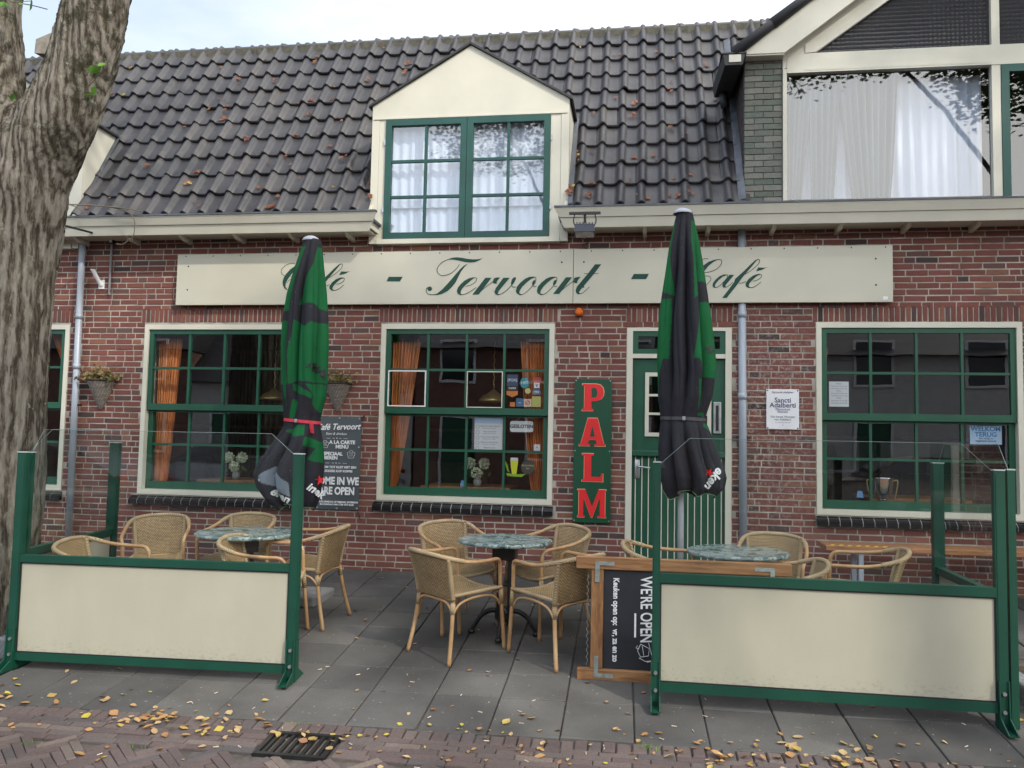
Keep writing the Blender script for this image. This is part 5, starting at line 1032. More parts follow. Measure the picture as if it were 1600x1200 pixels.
# ------------------------------------------------------------------ folded parasols
def pip(x, z, P):
    c_ = False; j = len(P)-1
    for i in range(len(P)):
        if (P[i][1] > z) != (P[j][1] > z) and x < (P[j][0]-P[i][0])*(z-P[i][1])/(P[j][1]-P[i][1])+P[i][0]: c_ = not c_
        j = i
    return c_
def parasol(lab, X, Y, D, strap, seed, texts):
    t = thing('folded_parasol', lab, 'parasol', (X, Y, gz(X, Y)), 'folded black and green parasols on the terrace')
    E_ = sorted(D['edge']); ztop = E_[-1][0]; zbot = E_[0][0]
    def ed(z):
        for i in range(len(E_)-1):
            if E_[i][0] <= z <= E_[i+1][0]:
                k = (z-E_[i][0])/(E_[i+1][0]-E_[i][0]); return E_[i][1]+(E_[i+1][1]-E_[i][1])*k, E_[i][2]+(E_[i+1][2]-E_[i][2])*k
        return (E_[0][1], E_[0][2]) if z < zbot else (E_[-1][1], E_[-1][2])
    rnd = random.Random(seed); ph = [rnd.uniform(0, 6.28) for _ in range(6)]
    def surf(phi, z):
        l, r_ = ed(z); c_ = (l+r_)/2; h_ = (r_-l)/2
        if z > strap: A = .06+.42*min(1, (ztop-z)/.5)*min(1, max(.25, (z-strap)/.35))
        else: A = .10+.34*min(1, (strap-z)/.3)
        tw = phi*3.5+.55*z+.6*math.sin(phi*2+ph[0])
        f_ = abs(math.sin(tw)); pl = -A*(1-f_)**1.3-A*.22*(1-abs(math.sin(phi*5.5+ph[1]-z*.7)))**1.5
        pl += .02*math.sin(7*z+3*phi+ph[2])
        side = abs(math.cos(phi))**6; pl = pl*(1-.75*side)
        return (c_+h_*math.cos(phi)*(1+pl), -h_*.92*math.sin(phi)*(1+pl))
    NU, NV = 380, 320; vs = []
    m_ = MB()
    def f(a, b):
        phi = 2*PI*a; zb_ = zbot+.02+.05*abs(math.sin(phi*2.5+ph[3]))+.02*math.sin(phi*3+ph[4]); z = ztop-(ztop-zb_)*b
        x, y = surf(phi, z); return (X+x, Y+y, z)
    FL = []
    def fl(a, b):
        phi = 2*PI*a; zb_ = zbot+.02+.05*abs(math.sin(phi*2.5+ph[3]))+.02*math.sin(phi*3+ph[4]); z = ztop-(ztop-zb_)*b; l, r_ = ed(z); return (l+r_)/2+(r_-l)/2*math.cos(phi)*.97
    FL = [fl(i/NU, j/NV) for j in range(NV+1) for i in range(NU)]
    m_.grid(f, NU, NV, wrap=True); m_.open = True
    o = m_.build('canopy', PCLOTH, t, True)
    ca = o.data.color_attributes.new('print', 'FLOAT_COLOR', 'POINT')
    G_, K_, S_ = (.004, .105, .030, 1), (.020, .020, .026, 1), (.20, .24, .29, 1)
    buf = []
    for v_ in m_.v:
        x, z = v_[0]-X, v_[2]; back = v_[1] > Y
        col = K_
        x = FL[len(buf)//4]
        if any(pip(-x if back else x, z, P) for P in D['green']): col = G_
        if not back and any(pip(x, z, P) for P in D['grey']): col = S_
        buf += col
    ca.data.foreach_set('color', buf)
    # piping on the hem
    h_ = MB(); h_.tube([f(k/120, 1) for k in range(121)], .004, 5); h_.build('hem_piping', plain('hem_green', (.10, .20, .10), .6), o)
    m_ = MB()
    sx0, sx1 = ed(strap); 
    P = [(X+surf(2*PI*k/60, strap)[0]*1.0+.004*math.cos(2*PI*k/60), Y+surf(2*PI*k/60, strap)[1]-.006*math.sin(2*PI*k/60)*1.6, strap+D.get('tilt', 0)*math.cos(2*PI*k/60)) for k in range(61)]
    for (a, b) in zip(P, P[1:]):
        m_.quad((a[0], a[1], a[2]-.013), (b[0], b[1], b[2]-.013), (b[0], b[1], b[2]+.013), (a[0], a[1], a[2]+.013))
    m_.open = True
    st_ = m_.build('strap', D['strapmat'], t)
    bk = MB(); bk.bbox(X+(sx0+sx1)/2-.012, X+(sx0+sx1)/2+.012, min(p[1] for p in P)-.012, min(p[1] for p in P)-.002, strap-.015, strap+.015, .003); bk.build('buckle', STEEL, st_)
    if 'tail' in D:
        tm = MB(); tx, tz = D['tail']; yy = Y-.10
        tm.quad((X+tx-.05, yy, tz), (X+tx, yy-.01, tz-.01), (X+tx+.01, yy-.01, tz-.09), (X+tx-.025, yy, tz-.085)); tm.open = True; tm.build('strap_end', D['strapmat'], st_)
    m_ = MB(); m_.lathe([(0, ztop+.034), (.035, ztop+.030), (.062, ztop+.016), (.076, ztop-.004), (.074, ztop-.012)], (X, Y, 0), 28); m_.build('cap', plain('cap_plastic', (.40, .41, .47), .5), t, True)
    m_ = MB(); m_.tube([(X, Y, gz(X, Y)+.02), (X, Y, ztop-.02)], .024, 14); m_.tube([(X, Y, gz(X, Y)+.02), (X, Y, gz(X, Y)+.42)], .030, 14); m_.box(X-.036, X+.036, Y-.036, Y+.036, gz(X, Y)+.42, gz(X, Y)+.45); m_.build('pole', POLE, t, True)
    m_ = MB(); m_.bbox(X-.24, X+.24, Y-.24, Y+.24, gz(X, Y)-.02, gz(X, Y)+.075, .02); m_.build('base', plain('concrete_base', (.2, .2, .2), .9), t)
    bv = BVHTree.FromPolygons([Vector(p) for p in MBv(o)], [tuple(p.vertices) for p in o.data.polygons])
    for (s_, x, z, size, rot, mt, bold, sh) in texts:
        if s_ == 'STAR':
            q_ = MB(); pts = [(X+x+size*(1 if k % 2 == 0 else .42)*math.cos(PI/2+k*PI/5+rot), z+size*(1 if k % 2 == 0 else .42)*math.sin(PI/2+k*PI/5+rot)) for k in range(10)]
            q_.add([(a, 0, b) for a, b in pts]+[(X+x, 0, z)], [(i, (i+1) % 10, 10) for i in range(10)])
        else: q_ = text('w', s_, size, X+x, 0, z, None, 'MB', rot=rot, bold=bold, shear=sh, ext=0)
        bm = bmesh.new(); vv = [bm.verts.new(p) for p in q_.v]
        for f_ in q_.f:
            try: bm.faces.new([vv[i] for i in f_])
            except Exception: pass
        bmesh.ops.triangulate(bm, faces=bm.faces); bmesh.ops.subdivide_edges(bm, edges=[e for e in bm.edges if e.calc_length() > .02], cuts=3)
        for v_ in bm.verts:
            h = bv.ray_cast(Vector((v_.co.x-X, -2, v_.co.z-OFF[t.name].z)), Vector((0, 1, 0)))
            v_.co.y = (h[0].y if h[0] else -.1)+Y-.004
        bm.verts.index_update(); g_ = MB(); g_.add([v_.co.copy() for v_ in bm.verts], [[v_.index for v_ in f_.verts] for f_ in bm.faces]); g_.open = True; bm.free()
        g_.build('print', mt, o)
    return t
def MBv(o): return [v_.co for v_ in o.data.vertices]
CAN_L['strapmat'] = REDSTRAP; CAN_L['tail'] = (.125, 1.385); CAN_L['tilt'] = -.012; CAN_R['strapmat'] = plain('dark_strap', (.05, .05, .055), .6); CAN_R['tilt'] = -.004
parasol('folded parasol held by a red strap, behind the left wind screen', -2.85, -1.1, CAN_L, 1.400, 3,
        [('eken', -.105, .775, .095, -.42, CHALK, .003, .2), ('inek', .165, .815, .095, -.55, CHALK, .003, .2), ('ei', -.315, .905, .08, -.75, CHALK, .003, .2), ('STAR', .198, .905, .045, .2, REDL, 0, 0), ('MAX', .150, 1.825, .085, -.62, BLACKL, .003, .15)])
parasol('taller folded parasol with a black strap, standing before the green door', .322, -1.3, CAN_R, 1.462, 11,
        [('eken', .240, 1.01, .095, PI+.95, CHALK, .003, .2), ('n', -.01, .895, .075, .5, CHALK, .003, .2), ('STAR', .205, 1.055, .036, .8, REDL, 0, 0), ('M', .205, 2.0, .08, -1.0, BLACKL, .003, .15)])
# ------------------------------------------------------------------ things at and behind the windows
def curtain(lab, top, bot, z1_, z0_, y, mat_, amp=.022, n=9, grp=None, name='curtain'):
    m_ = MB(); NU, NV = n*8, 14; sd = random.random()*9
    def f(a, b):
        x0_ = bot[0]+(top[0]-bot[0])*b**.75; x1_ = bot[1]+(top[1]-bot[1])*b**.75; w_ = (x1_-x0_)
        return (x0_+w_*a, y+amp*math.sin(a*n*2*PI+sd+.5*math.sin(b*3))+amp*.4*math.sin(a*n*4.7+b*2), z0_+(z1_-z0_)*b)
    m_.grid(f, NU, NV); m_.open = True; o = m_.build(name, mat_, None, True); tag(o, lab, 'curtain', grp); return o
g_ = 'orange curtains inside the ground floor windows'
curtain('orange curtain at the left of the window left of the parasol', (-5.0, -4.74), (-4.985, -4.86), 2.27, .76, .2, ORANGE, grp=g_)
curtain('orange curtain at the left side of the middle window behind the peeling pane', (-2.47, -2.18), (-2.46, -2.40), 2.27, .76, .2, ORANGE, grp=g_)
curtain('orange curtain at the right side of the middle window behind the stickers', (-1.17, -.90), (-1.03, -.88), 2.27, .76, .2, ORANGE, grp=g_)
curtain('narrow orange curtain at the left edge of the right window', (1.655, 1.74), (1.65, 1.68), 2.20, 1.6, .2, ORANGE, grp=g_, n=4)
curtain('orange curtain seen at the right edge of the window behind the tree', (-6.25, -5.98), (-6.05, -5.98), 2.32, 1.95, .2, ORANGE, grp=g_, n=5)
g_ = 'white net curtains upstairs'
curtain('white net curtain in the middle dormer window', (-2.52, -.9), (-2.52, -.9), 4.42, 3.2, .045, SHEER, .012, 16, g_)
curtain('white net curtain in the dormer window behind the tree', (-7.64, -6.02), (-7.64, -6.02), 4.42, 3.2, .045, SHEER, .012, 16, g_)
curtain('white net curtain filling the big upstairs window at the right', (1.34, 3.12), (1.34, 3.12), 4.755, 3.45, .20, SHEER, .018, 18, g_)
g_ = 'grey drapes in the big upstairs window'
curtain('grey drape at the left edge of the big upstairs window', (1.34, 1.58), (1.34, 1.46), 4.74, 3.45, .12, GREYC, .028, 5, g_)
curtain('narrow grey drape gathered between the two other drapes of the big upstairs window', (1.55, 1.84), (1.58, 1.76), 4.74, 3.45, .11, GREYC, .03, 5, g_)
curtain('widest grey drape, hanging in the middle of the big upstairs window', (1.82, 2.36), (1.97, 2.27), 4.74, 3.45, .10, GREYC, .032, 8, g_)
curtain('dark valance cloth above the orange curtain of the middle window', (-2.48, -.88), (-2.48, -.88), 2.36, 2.24, .17, plain('dark_valance', (.03, .02, .015), .9), .01, 10, None, 'valance')
# pendant lamps
def pendant(x, y, z, lab):
    t = thing('pendant_lamp', lab, 'lamp', (x, y, z), 'brass pendant lamps inside the cafe')
    m_ = MB(); m_.lathe([(.012, .10), (.03, .085), (.06, .06), (.12, .03), (.15, -.01), (.155, -.03), (.14, -.028)], (x, y, z), 24); m_.build('lamp_shade', BRASS, t, True)
    m_ = MB()
    for k in range(16): m_.tube([(x, y, z+.1+k*.045), (x+.006*(-1)**k, y, z+.145+k*.045)], .005, 5)
    m_.build('chain', BRASS, t)
pendant(-1.50, .62, 1.70, 'brass pendant lamp behind the middle window'); pendant(-3.98, .8, 1.70, 'brass pendant lamp behind the first full window, left of the parasol')
# indoor tables with flowers
def indoor(x, y, lab, lab2, lab3, w_=.9):
    t = thing('indoor_table', lab, 'table', (x, y, .1), 'wooden tables inside the cafe')
    m_ = MB(); m_.bbox(x-w_/2, x+w_/2, y-.25, y+.45, .78, .81, .005); m_.build('table_top', OAK, t)
    for a in (-w_/2+.05, w_/2-.05):
        for b in (-.2, .4): m_ = MB(); m_.box(x+a-.02, x+a+.02, y+b-.02, y+b+.02, .02, .78); m_.build('leg', OAKV, t)
    return t
def flowers(x, y, z, lab, n=3):
    t = thing('flower_vase', lab, 'flowers', (x, y, z), 'vases of white hydrangea inside the windows')
    m_ = MB(); m_.lathe([(0, .002), (.035, .002), (.045, .05), (.03, .09), (.038, .11)], (x, y, z), 16); m_.build('vase', plain('glass_vase', (.3, .34, .34), .1), t, True)
    for k in range(n):
        a = 2*PI*k/n+.5; cx, cz = x+.085*math.cos(a), z+.20+.065*math.sin(a)
        m_ = MB(); leafcards(m_, [Vector((cx, y-.04, cz))+Vector((random.gauss(0, 1), random.gauss(0, 1), random.gauss(0, 1))).normalized()*random.uniform(.04, .056) for _ in range(220)], .026); m_.open = True; m_.build('bloom', FLOWER, t)
    m_ = MB(); leafcards(m_, [(x+random.gauss(0, .07), y, z+.14+random.gauss(0, .035)) for _ in range(24)], .09); m_.open = True; m_.build('foliage', FOLI, t)
indoor(-1.70, .45, 'wooden table just inside the middle window', '', ''); flowers(-1.60, .35, .81, 'white hydrangeas in a vase behind the middle window')
indoor(-4.1, .5, 'wooden table just inside the first full window', '', ''); flowers(-4.18, .38, .81, 'white hydrangeas in a vase behind the first full window', 3)
indoor(2.55, .5, 'wooden table just inside the right window', '', '')
t = thing('ice_bucket', 'shiny steel ice bucket with two handles on the sill of the right window', 'bucket', (2.22, .24, .8))
m_ = MB(); m_.lathe([(0, .78), (.05, .78), (.035, .80), (.045, .82), (.085, .86), (.095, .99), (.102, 1.0), (.096, 1.0), (.08, .88), (0, .86)], (2.22, .24, 0), 26); m_.build('bucket', plain('polished_steel', (.7, .7, .7), .08, .02, 3, 0, 60, 1), t, True)
for s_ in (-1, 1):
    m_ = MB(); m_.tube(crom([(2.22+s_*.095, .24, .97), (2.22+s_*.135, .24, .97), (2.22+s_*.12, .24, .86), (2.22+s_*.105, .24, .80)]), .006, 6); m_.build('handle', BRASS, t, True)
def card(name, lab, cat, x0_, x1_, z0_, z1_, y, mt, grp=None, extra=None):
    t = thing(name, lab, cat, ((x0_+x1_)/2, y, z0_), grp)
    m_ = MB(); m_.box(x0_, x1_, y, y+.0015, z0_, z1_); m_.build('sheet', mt, t)
    if extra: extra(t)
    return t
def ex1(t):
    m_ = MB(); m_.box(-1.590, -1.314, .0885, .0895, 1.435, 1.500); m_.build('heading_band', BLUEP, t)
    L_ = []
    for k in range(5):
        z_ = 1.40-.052*k
        q_ = MB()
        for i in range(12): a, b = i*PI/6, (i+1)*PI/6; q_.tube([(-1.56+.017*math.cos(a), .0885, z_+.017*math.sin(a)), (-1.56+.017*math.cos(b), .0885, z_+.017*math.sin(b))], .0015, 4)
        L_ += [q_, text('w', ['Houd 1,5 meter afstand', 'Was uw handen', 'Hoest in uw elleboog', 'Blijf thuis bij klachten', 'Betaal met pin'][k], .020, -1.44, .089, z_+.008, None, 'MB', ext=.0003), text('w', 'bedankt voor uw begrip', .013, -1.445, .089, z_-.012, None, 'MB', ext=.0003)]
    merge(*L_).build('print', plain('grey_print', (.12, .14, .18), .6), t)
card('notice_sheet', 'pale blue and white notice with small icons, taped inside the middle window', 'notice', -1.591, -1.313, 1.182, 1.503, .09, PAPER, None, ex1)
t = thing('closed_sign', 'small white hanging sign reading GESLOTEN in the middle window', 'sign', (-1.128, .09, 1.41))
m_ = MB(); pts = [];
for cx, cz, a0 in ((-1.035, 1.443, 0), (-1.221, 1.443, 90), (-1.221, 1.377, 180), (-1.035, 1.377, 270)):
    for k in range(4): a = math.radians(a0+k*30); pts.append((cx+.02*math.cos(a), cz+.02*math.sin(a)))
m_.prism(pts, .086, .090); m_.build('board', WHITE, t); text('lettering', 'GESLOTEN', .046, -1.128, .085, 1.410, BLACKL, t, bold=.0015)
m_ = MB(); m_.tube([(-1.19, .088, 1.463), (-1.128, .088, 1.507)], .0018, 4); m_.tube([(-1.066, .088, 1.463), (-1.128, .088, 1.507)], .0018, 4); m_.build('cord', STEEL, t)
def ex2(t):
    merge(*[text('w', 'menukaart van de dag' if k % 3 else 'MENU', .016, 1.80, .0475, 1.85-.022*k, None, 'MB', ext=.0003) for k in range(9)]).build('print', plain('menu_print', (.2, .22, .26), .6), t)
card('menu_sheet', 'white printed menu sheet in the upper left panes of the right window', 'notice', 1.714, 1.886, 1.640, 1.870, .05, PAPER, None, ex2)
def ex3(t): merge(text('w', 'WELKOM', .058, 3.063, .088, 1.458, None, 'MB', ext=.0003, bold=.0015), text('w', 'TERUG', .058, 3.063, .088, 1.408, None, 'MB', ext=.0003, bold=.0015)).build('heading', plain('blue_heading', (.06, .22, .48), .6), t); merge(text('w', 'Een veilig en', .024, 3.063, .088, 1.375, None, 'MB', ext=.0003), text('w', 'hygienisch bezoek', .024, 3.063, .088, 1.352, None, 'MB', ext=.0003)).build('print', BLUEL, t)
card('welcome_poster', 'light blue poster reading WELKOM TERUG in the right window', 'poster', 2.93, 3.197, 1.322, 1.490, .09, BLUEP, None, ex3)
# stickers in the top right panes of the middle window
SG = 'stickers in the panes of the middle window'
def sticker(lab, x0_, x1_, z0_, z1_, mt, word=None, wm=CHALK, size=.03, shape=None, y=.040):
    t = thing('window_sticker', lab, 'sticker', ((x0_+x1_)/2, y, z0_), SG); m_ = MB()
    cx, cz, a, b = (x0_+x1_)/2, (z0_+z1_)/2, (x1_-x0_)/2, (z1_-z0_)/2
    if shape: m_.prism([(cx+a*p, cz+b*q_) for p, q_ in shape], y, y+.001)
    else: m_.box(x0_, x1_, y, y+.001, z0_, z1_)
    m_.build('sheet', mt, t)
    if word: text('print', word, size, cx, y-.0015, cz, wm, t, ext=.0003, bold=.0006)
HEX = [(math.cos(k*PI/3), math.sin(k*PI/3)) for k in range(6)]; CIR = [(math.cos(k*PI/9), math.sin(k*PI/9)) for k in range(18)]
sticker('dark blue sticker with white ring, upper left pane of stickers', -1.275, -1.165, 1.80, 1.91, BLUED, '(FOX)', CHALK, .036)
sticker('dark sticker with the word CAFES under the ring sticker', -1.275, -1.165, 1.755, 1.798, BLACKP, 'CAFES', CHALK, .026)
sticker('orange pointed shield sticker', -1.275, -1.165, 1.69, 1.75, ORG, None, shape=[(-1, 1), (1, 1), (1, -.2), (0, -1), (-1, -.2)])
sticker('teal hexagon sticker reading HET', -1.15, -1.05, 1.775, 1.885, TEALP, 'HET', CHALK, .038, HEX)
sticker('small pale yellow round sticker', -1.095, -1.04, 1.725, 1.78, colmat('pale_yellow', (.65, .6, .25)), None, shape=CIR)
sticker('red and blue payment card sticker', -1.02, -.945, 1.835, 1.885, colmat('card_red', (.5, .08, .07)), None)
sticker('white sticker with a letter V', -1.01, -.955, 1.78, 1.832, PAPER, 'V', BLACKL, .04)
sticker('blue bank card sticker', -1.02, -.945, 1.72, 1.765, colmat('bank_blue', (.10, .22, .38)), 'PIN', CHALK, .028)
sticker('small orange square sticker, lowest left', -1.24, -1.19, 1.60, 1.642, ORG, None)
sticker('blue sticker with a white bar, lowest row', -1.18, -1.108, 1.60, 1.68, colmat('sky_blue', (.05, .15, .30)), '–', CHALK, .05)
sticker('pale square sticker with a no smoking ring', -1.105, -1.03, 1.60, 1.675, colmat('pale_print', (.65, .58, .42)), 'Ø', REDL, .06)
sticker('green and yellow sticker at the lower right of the panes', -1.025, -.94, 1.60, 1.70, colmat('lime_print', (.50, .50, .14)), None)
sticker('small white square sticker beside the curtain', -1.005, -.945, 1.18, 1.24, PAPER, '•', colmat('pink_print', (.5, .1, .2)), .05, y=.088)
t = thing('beer_glass_sticker', 'yellow wheat beer glass sticker in the lowest right pane of the middle window', 'sticker', (-1.19, .088, .94))
m_ = MB(); m_.prism([(-1.215, .95), (-1.17, .95), (-1.165, 1.0), (-1.155, 1.08), (-1.232, 1.08), (-1.222, 1.0)], .088, .0892); m_.build('glass_print', colmat('beer_yellow', (.72, .72, .03)), t)
m_ = MB(); m_.prism([(-1.232, 1.0805), (-1.155, 1.0805), (-1.160, 1.108), (-1.228, 1.108)], .088, .0892); m_.build('foam_print', PAPER, t)
m_ = MB()
for k in range(9): m_.tube([(-1.24-.003*k, .088, .97+.01*k), (-1.262-.004*k, .088, .985+.013*k)], .004, 4); 
m_.prism([(-1.26, .93), (-1.12, .925), (-1.08, .955), (-1.19, .949), (-1.27, .96)], .0895, .0902); m_.build('ears_print', colmat('leaf_green', (.25, .5, .03)), t)
t = thing('round_badge_sticker', 'dark round badge sticker beside the beer glass sticker', 'sticker', (-1.06, .088, .97))
m_ = MB(); m_.lathe([(0, .088), (.068, .0882), (.068, .0895), (0, .09)], (-1.06, 0, 1.02), 24, 'y'); m_.build('badge', colmat('badge_dark', (.05, .06, .045)), t)
merge(text('w', 'BROUWERIJ', .022, -1.06, .0865, 1.035, None, 'MB', ext=.0003), text('w', 'bier', .022, -1.06, .0865, 1.008, None, 'MB', ext=.0003)).build('print', GOLDL, t)
for x, lb in ((-1.72, 'small blue card standing on the table in the middle window'), (-3.70, 'small blue card standing on the table in the first full window'), (2.02, 'small blue card standing in the right window')):
    m_ = MB(); m_.hexa([(x-.03, .22, .811), (x+.03, .22, .811), (x+.03, .25, .811), (x-.03, .25, .811), (x-.022, .233, .87), (x+.022, .233, .87), (x+.022, .237, .87), (x-.022, .237, .87)]); tag(m_.build('table_card', colmat('card_blue', (.12, .30, .62)), None), lb, 'card')

# ------------------------------------------------------------------ twig at the gutter
m_ = MB()
for P in ([(-6.0, -.30, 3.60), (-5.6, -.36, 3.56), (-5.25, -.40, 3.52), (-5.05, -.41, 3.46), (-4.98, -.40, 3.38), (-4.99, -.38, 3.26), (-5.03, -.36, 3.18)], [(-5.25, -.40, 3.52), (-5.1, -.42, 3.50), (-4.9, -.4, 3.47)], [(-5.03, -.38, 3.20), (-5.12, -.36, 3.15), (-5.2, -.35, 3.16)], [(-5.75, -.35, 3.575), (-5.6, -.4, 3.52), (-5.5, -.4, 3.44)]):
    Q = crom(P, 5); m_.tube(Q, [.0075-.004*i/len(Q) for i in range(len(Q))], 5)
tag(m_.build('dead_twig', plain('grey_twig', (.16, .13, .09), .9), None), 'bare dead twig caught on the left gutter and hanging over its edge', 'twig')

# ------------------------------------------------------------------ the street tree
TY = -2.2
t = thing('street_tree', 'big forked street tree with furrowed mossy bark at the left edge', 'tree', (-4.93, TY, gz(0, TY)))
bm = bmesh.new()
def rope(P, R_):
    global bm
    Q = crom(P, 8); RR = crom([(r_, 0, 0) for r_ in R_], 8); m = MB(); m.tube(Q, [r_.x for r_ in RR], 24)
    vs = [bm.verts.new(p) for p in m.v]
    for f_ in m.f: bm.faces.new([vs[i] for i in f_])
rope([(-5.02, TY, -.5), (-4.97, TY, -.15), (-4.90, TY, .5), (-4.875, TY, 1.2), (-4.87, TY, 2.1), (-4.84, TY, 2.8), (-4.79, TY, 3.2), (-4.74, TY, 3.45)], [.60, .44, .365, .345, .335, .335, .34, .22])
rope([(-4.84, TY, 2.5), (-4.70, TY, 3.3), (-4.55, TY, 3.62), (-4.42, TY, 3.9), (-4.32, TY, 4.2), (-4.225, TY, 4.65), (-4.12, TY+.02, 5.2), (-4.0, TY+.05, 6.2), (-3.7, TY-.3, 7.6)], [.18, .30, .29, .255, .240, .232, .225, .2, .12])
rope([(-4.86, TY, 2.6), (-4.97, TY, 3.45), (-5.07, TY, 3.8), (-5.14, TY, 4.2), (-5.19, TY, 4.7), (-5.2, TY+.1, 5.4), (-5.4, TY+.4, 6.6), (-5.7, TY+.6, 7.9)], [.18, .32, .265, .245, .24, .22, .18, .1])
me = bpy.data.meshes.new('tt'); bm.to_mesh(me); bm.free(); o = bpy.data.objects.new('tt', me); C.objects.link(o)
md = o.modifiers.new('r', 'REMESH'); md.mode = 'VOXEL'; md.voxel_size = .0135
dg = bpy.context.evaluated_depsgraph_get(); me2 = bpy.data.meshes.new_from_object(o.evaluated_get(dg)); bpy.data.objects.remove(o)
nrm = [v_.normal.copy() for v_ in me2.vertices]; m_ = MB()
for v_, n_ in zip(me2.vertices, nrm):
    p = v_.co; a = math.atan2(p.y-TY, p.x+4.8)
    k = noise.noise(Vector((p.x*20, p.y*20, p.z*3.2)))*.5+noise.noise(Vector((p.x*9, p.y*9, p.z*1.8+5)))
    kk = noise.noise(Vector((p.x*45, p.y*45, p.z*12)))
    m_.v.append(p+n_*(-.034*abs(k)**.7+.012+.008*kk+.02*noise.noise(p*2.2)))
m_.f = [tuple(p.vertices) for p in me2.polygons]; m_.open = True
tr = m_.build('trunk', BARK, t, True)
m_ = MB()
m_.hexa([(-4.62, TY-.16, 4.16), (-4.44, TY-.12, 4.16), (-4.44, TY+.02, 4.16), (-4.60, TY-.02, 4.16), (-4.63, TY-.14, 4.28), (-4.44, TY-.10, 4.38), (-4.44, TY+.04, 4.40), (-4.60, TY-.02, 4.30)])
m_.hexa([(-5.14, TY-.27, 4.52), (-4.99, TY-.25, 4.50), (-4.99, TY-.21, 4.50), (-5.14, TY-.23, 4.52), (-5.16, TY-.26, 4.75), (-5.05, TY-.25, 4.72), (-5.05, TY-.21, 4.72), (-5.16, TY-.22, 4.75)]); each(m_, 'cut_stub', plain('dead_wood', (.20, .18, .15), .9, .3, 20, .5, 40), t)
# little shoots on the bark
m_ = MB()
for c_, n_ in (((-4.02, TY-.2, 3.98), 3), ((-4.06, TY-.2, 3.80), 2), ((-4.66, TY-.25, 3.79), 3), ((-4.74, TY-.25, 4.52), 4), ((-4.60, TY-.25, 4.50), 3)):
    for k in range(n_):
        p = Vector(c_)+Vector(((k-n_/2)*.055, -.02*k, random.uniform(-.03, .03))); leafcards(m_, [p], .085, .2)
m_.open = True; m_.build('shoot', IVYM, t)
m_ = MB()
for a, b in (((-4.12, TY-.2, 3.86), (-3.97, TY-.22, 3.98)), ((-4.12, TY-.2, 3.80), (-4.02, TY-.22, 3.80)), ((-4.50, TY-.2, 4.48), (-4.78, TY-.25, 4.53)), ((-4.8, TY-.2, 3.72), (-4.6, TY-.25, 3.80))): m_.tube(crom([a, ((a[0]+b[0])/2, a[1], (a[2]+b[2])/2+.015), b]), .004, 5)
each(m_, 'thin_twig', plain('twig_bark', (.10, .08, .05), .9), t)
def crown(mb, blobs, n, size, seed=1):
    rnd = random.Random(seed); tot = sum(b[3]*b[4] for b in blobs)
    for cx, cy, cz, rx, rz2 in blobs:
        k = int(n*rx*rz2/tot)
        # leaves sit in sprays round twigs, leaving gaps between them
        sp = [(Vector((rnd.gauss(0, 1), rnd.gauss(0, 1), rnd.gauss(0, 1))).normalized()*rnd.random()**.45) for _ in range(max(6, k//26))]
        for i in range(k):
            s_ = sp[i % len(sp)]; p = Vector((cx+s_.x*rx+rnd.gauss(0, .17), cy+s_.y*rx+rnd.gauss(0, .17), cz+s_.z*rz2+rnd.gauss(0, .13)))
            a = rnd.random()*6.28; tl_ = rnd.gauss(0, .5); c1, s1 = math.cos(a), math.sin(a); h_ = size*rnd.uniform(.5, 1.1)
            ux = Vector((c1, s1, .2*tl_))*h_; uy = Vector((-s1*math.cos(tl_), c1*math.cos(tl_), math.sin(tl_)))*h_*.62
            mb.add([p-ux*.5, p+uy*.5, p+ux*.5, p-uy*.5], [(0, 1, 2, 3)])
m_ = MB(); crown(m_, [(-3.2, -2.8, 7.6, 2.0, 1.1), (-5.6, -2.2, 8.0, 2.2, 1.4), (-4.4, -3.6, 9.0, 2.6, 1.5)], 9000, .13, 4); m_.open = True
m_.build('crown', FOLI, t)
# ivy at the foot
m_ = MB(); P = []
for k in range(150):
    x = random.uniform(-5.0, -4.36); y = random.uniform(-2.98, -2.70); P.append((x, y, gz(x, y)+.03+random.random()**1.5*.46*max(0, 1-(x+5.0)*.9)))
leafcards(m_, P, .075, .2, .3); m_.open = True
tag(m_.build('ivy_plant', IVYM, None), 'bright green leafy plant growing at the foot of the tree', 'plant')

# ------------------------------------------------------------------ fallen leaves
rnd = random.Random(5)
def curled(mb, p, s_, nrm_=Vector((0, 0, 1)), seedr=rnd):
    n_ = (nrm_+Vector((seedr.gauss(0, .22), seedr.gauss(0, .22), 0))).normalized(); a = n_.orthogonal().normalized(); a.rotate(Quaternion(n_, seedr.random()*6.28)); b = n_.cross(a); p = Vector(p)+n_*s_*.06
    cu_ = seedr.uniform(.02, .32); w_ = seedr.uniform(.26, .42); R_ = []
    for i, (u_, ww) in enumerate(((-.5, .03), (-.25, .8), (0, 1), (.22, .75), (.5, .02))):
        for q_ in (-1, 0, 1):
            R_.append(p+a*u_*s_+b*q_*ww*w_*s_*(1+seedr.gauss(0, .1))+n_*s_*(cu_*(u_*u_*1.6)+abs(q_)*ww*cu_*.7))
    mb.add(R_, [(i*3+j, i*3+j+1, i*3+j+4, i*3+j+3) for i in range(4) for j in range(2)])
m_ = MB()
for k in range(720):
    x = rnd.uniform(-5.5, 3.6)
    if k < 330: y = rnd.gauss(-3.50, .17)
    elif k < 470: y = rnd.uniform(-4.6, -3.5)
    else: y = rnd.uniform(-3.4, -.25)
    if y > -.15 or (k < 330 and rnd.random() < .5*(1-abs(math.sin(x*2.1+.4)))): continue
    if k >= 470 and rnd.random() < .35: continue
    curled(m_, (x, y, gz(x, y)+.003), rnd.choice((.02, .03, .035, .045, .06)) if k < 470 else rnd.choice((.015, .025, .035, .045)))
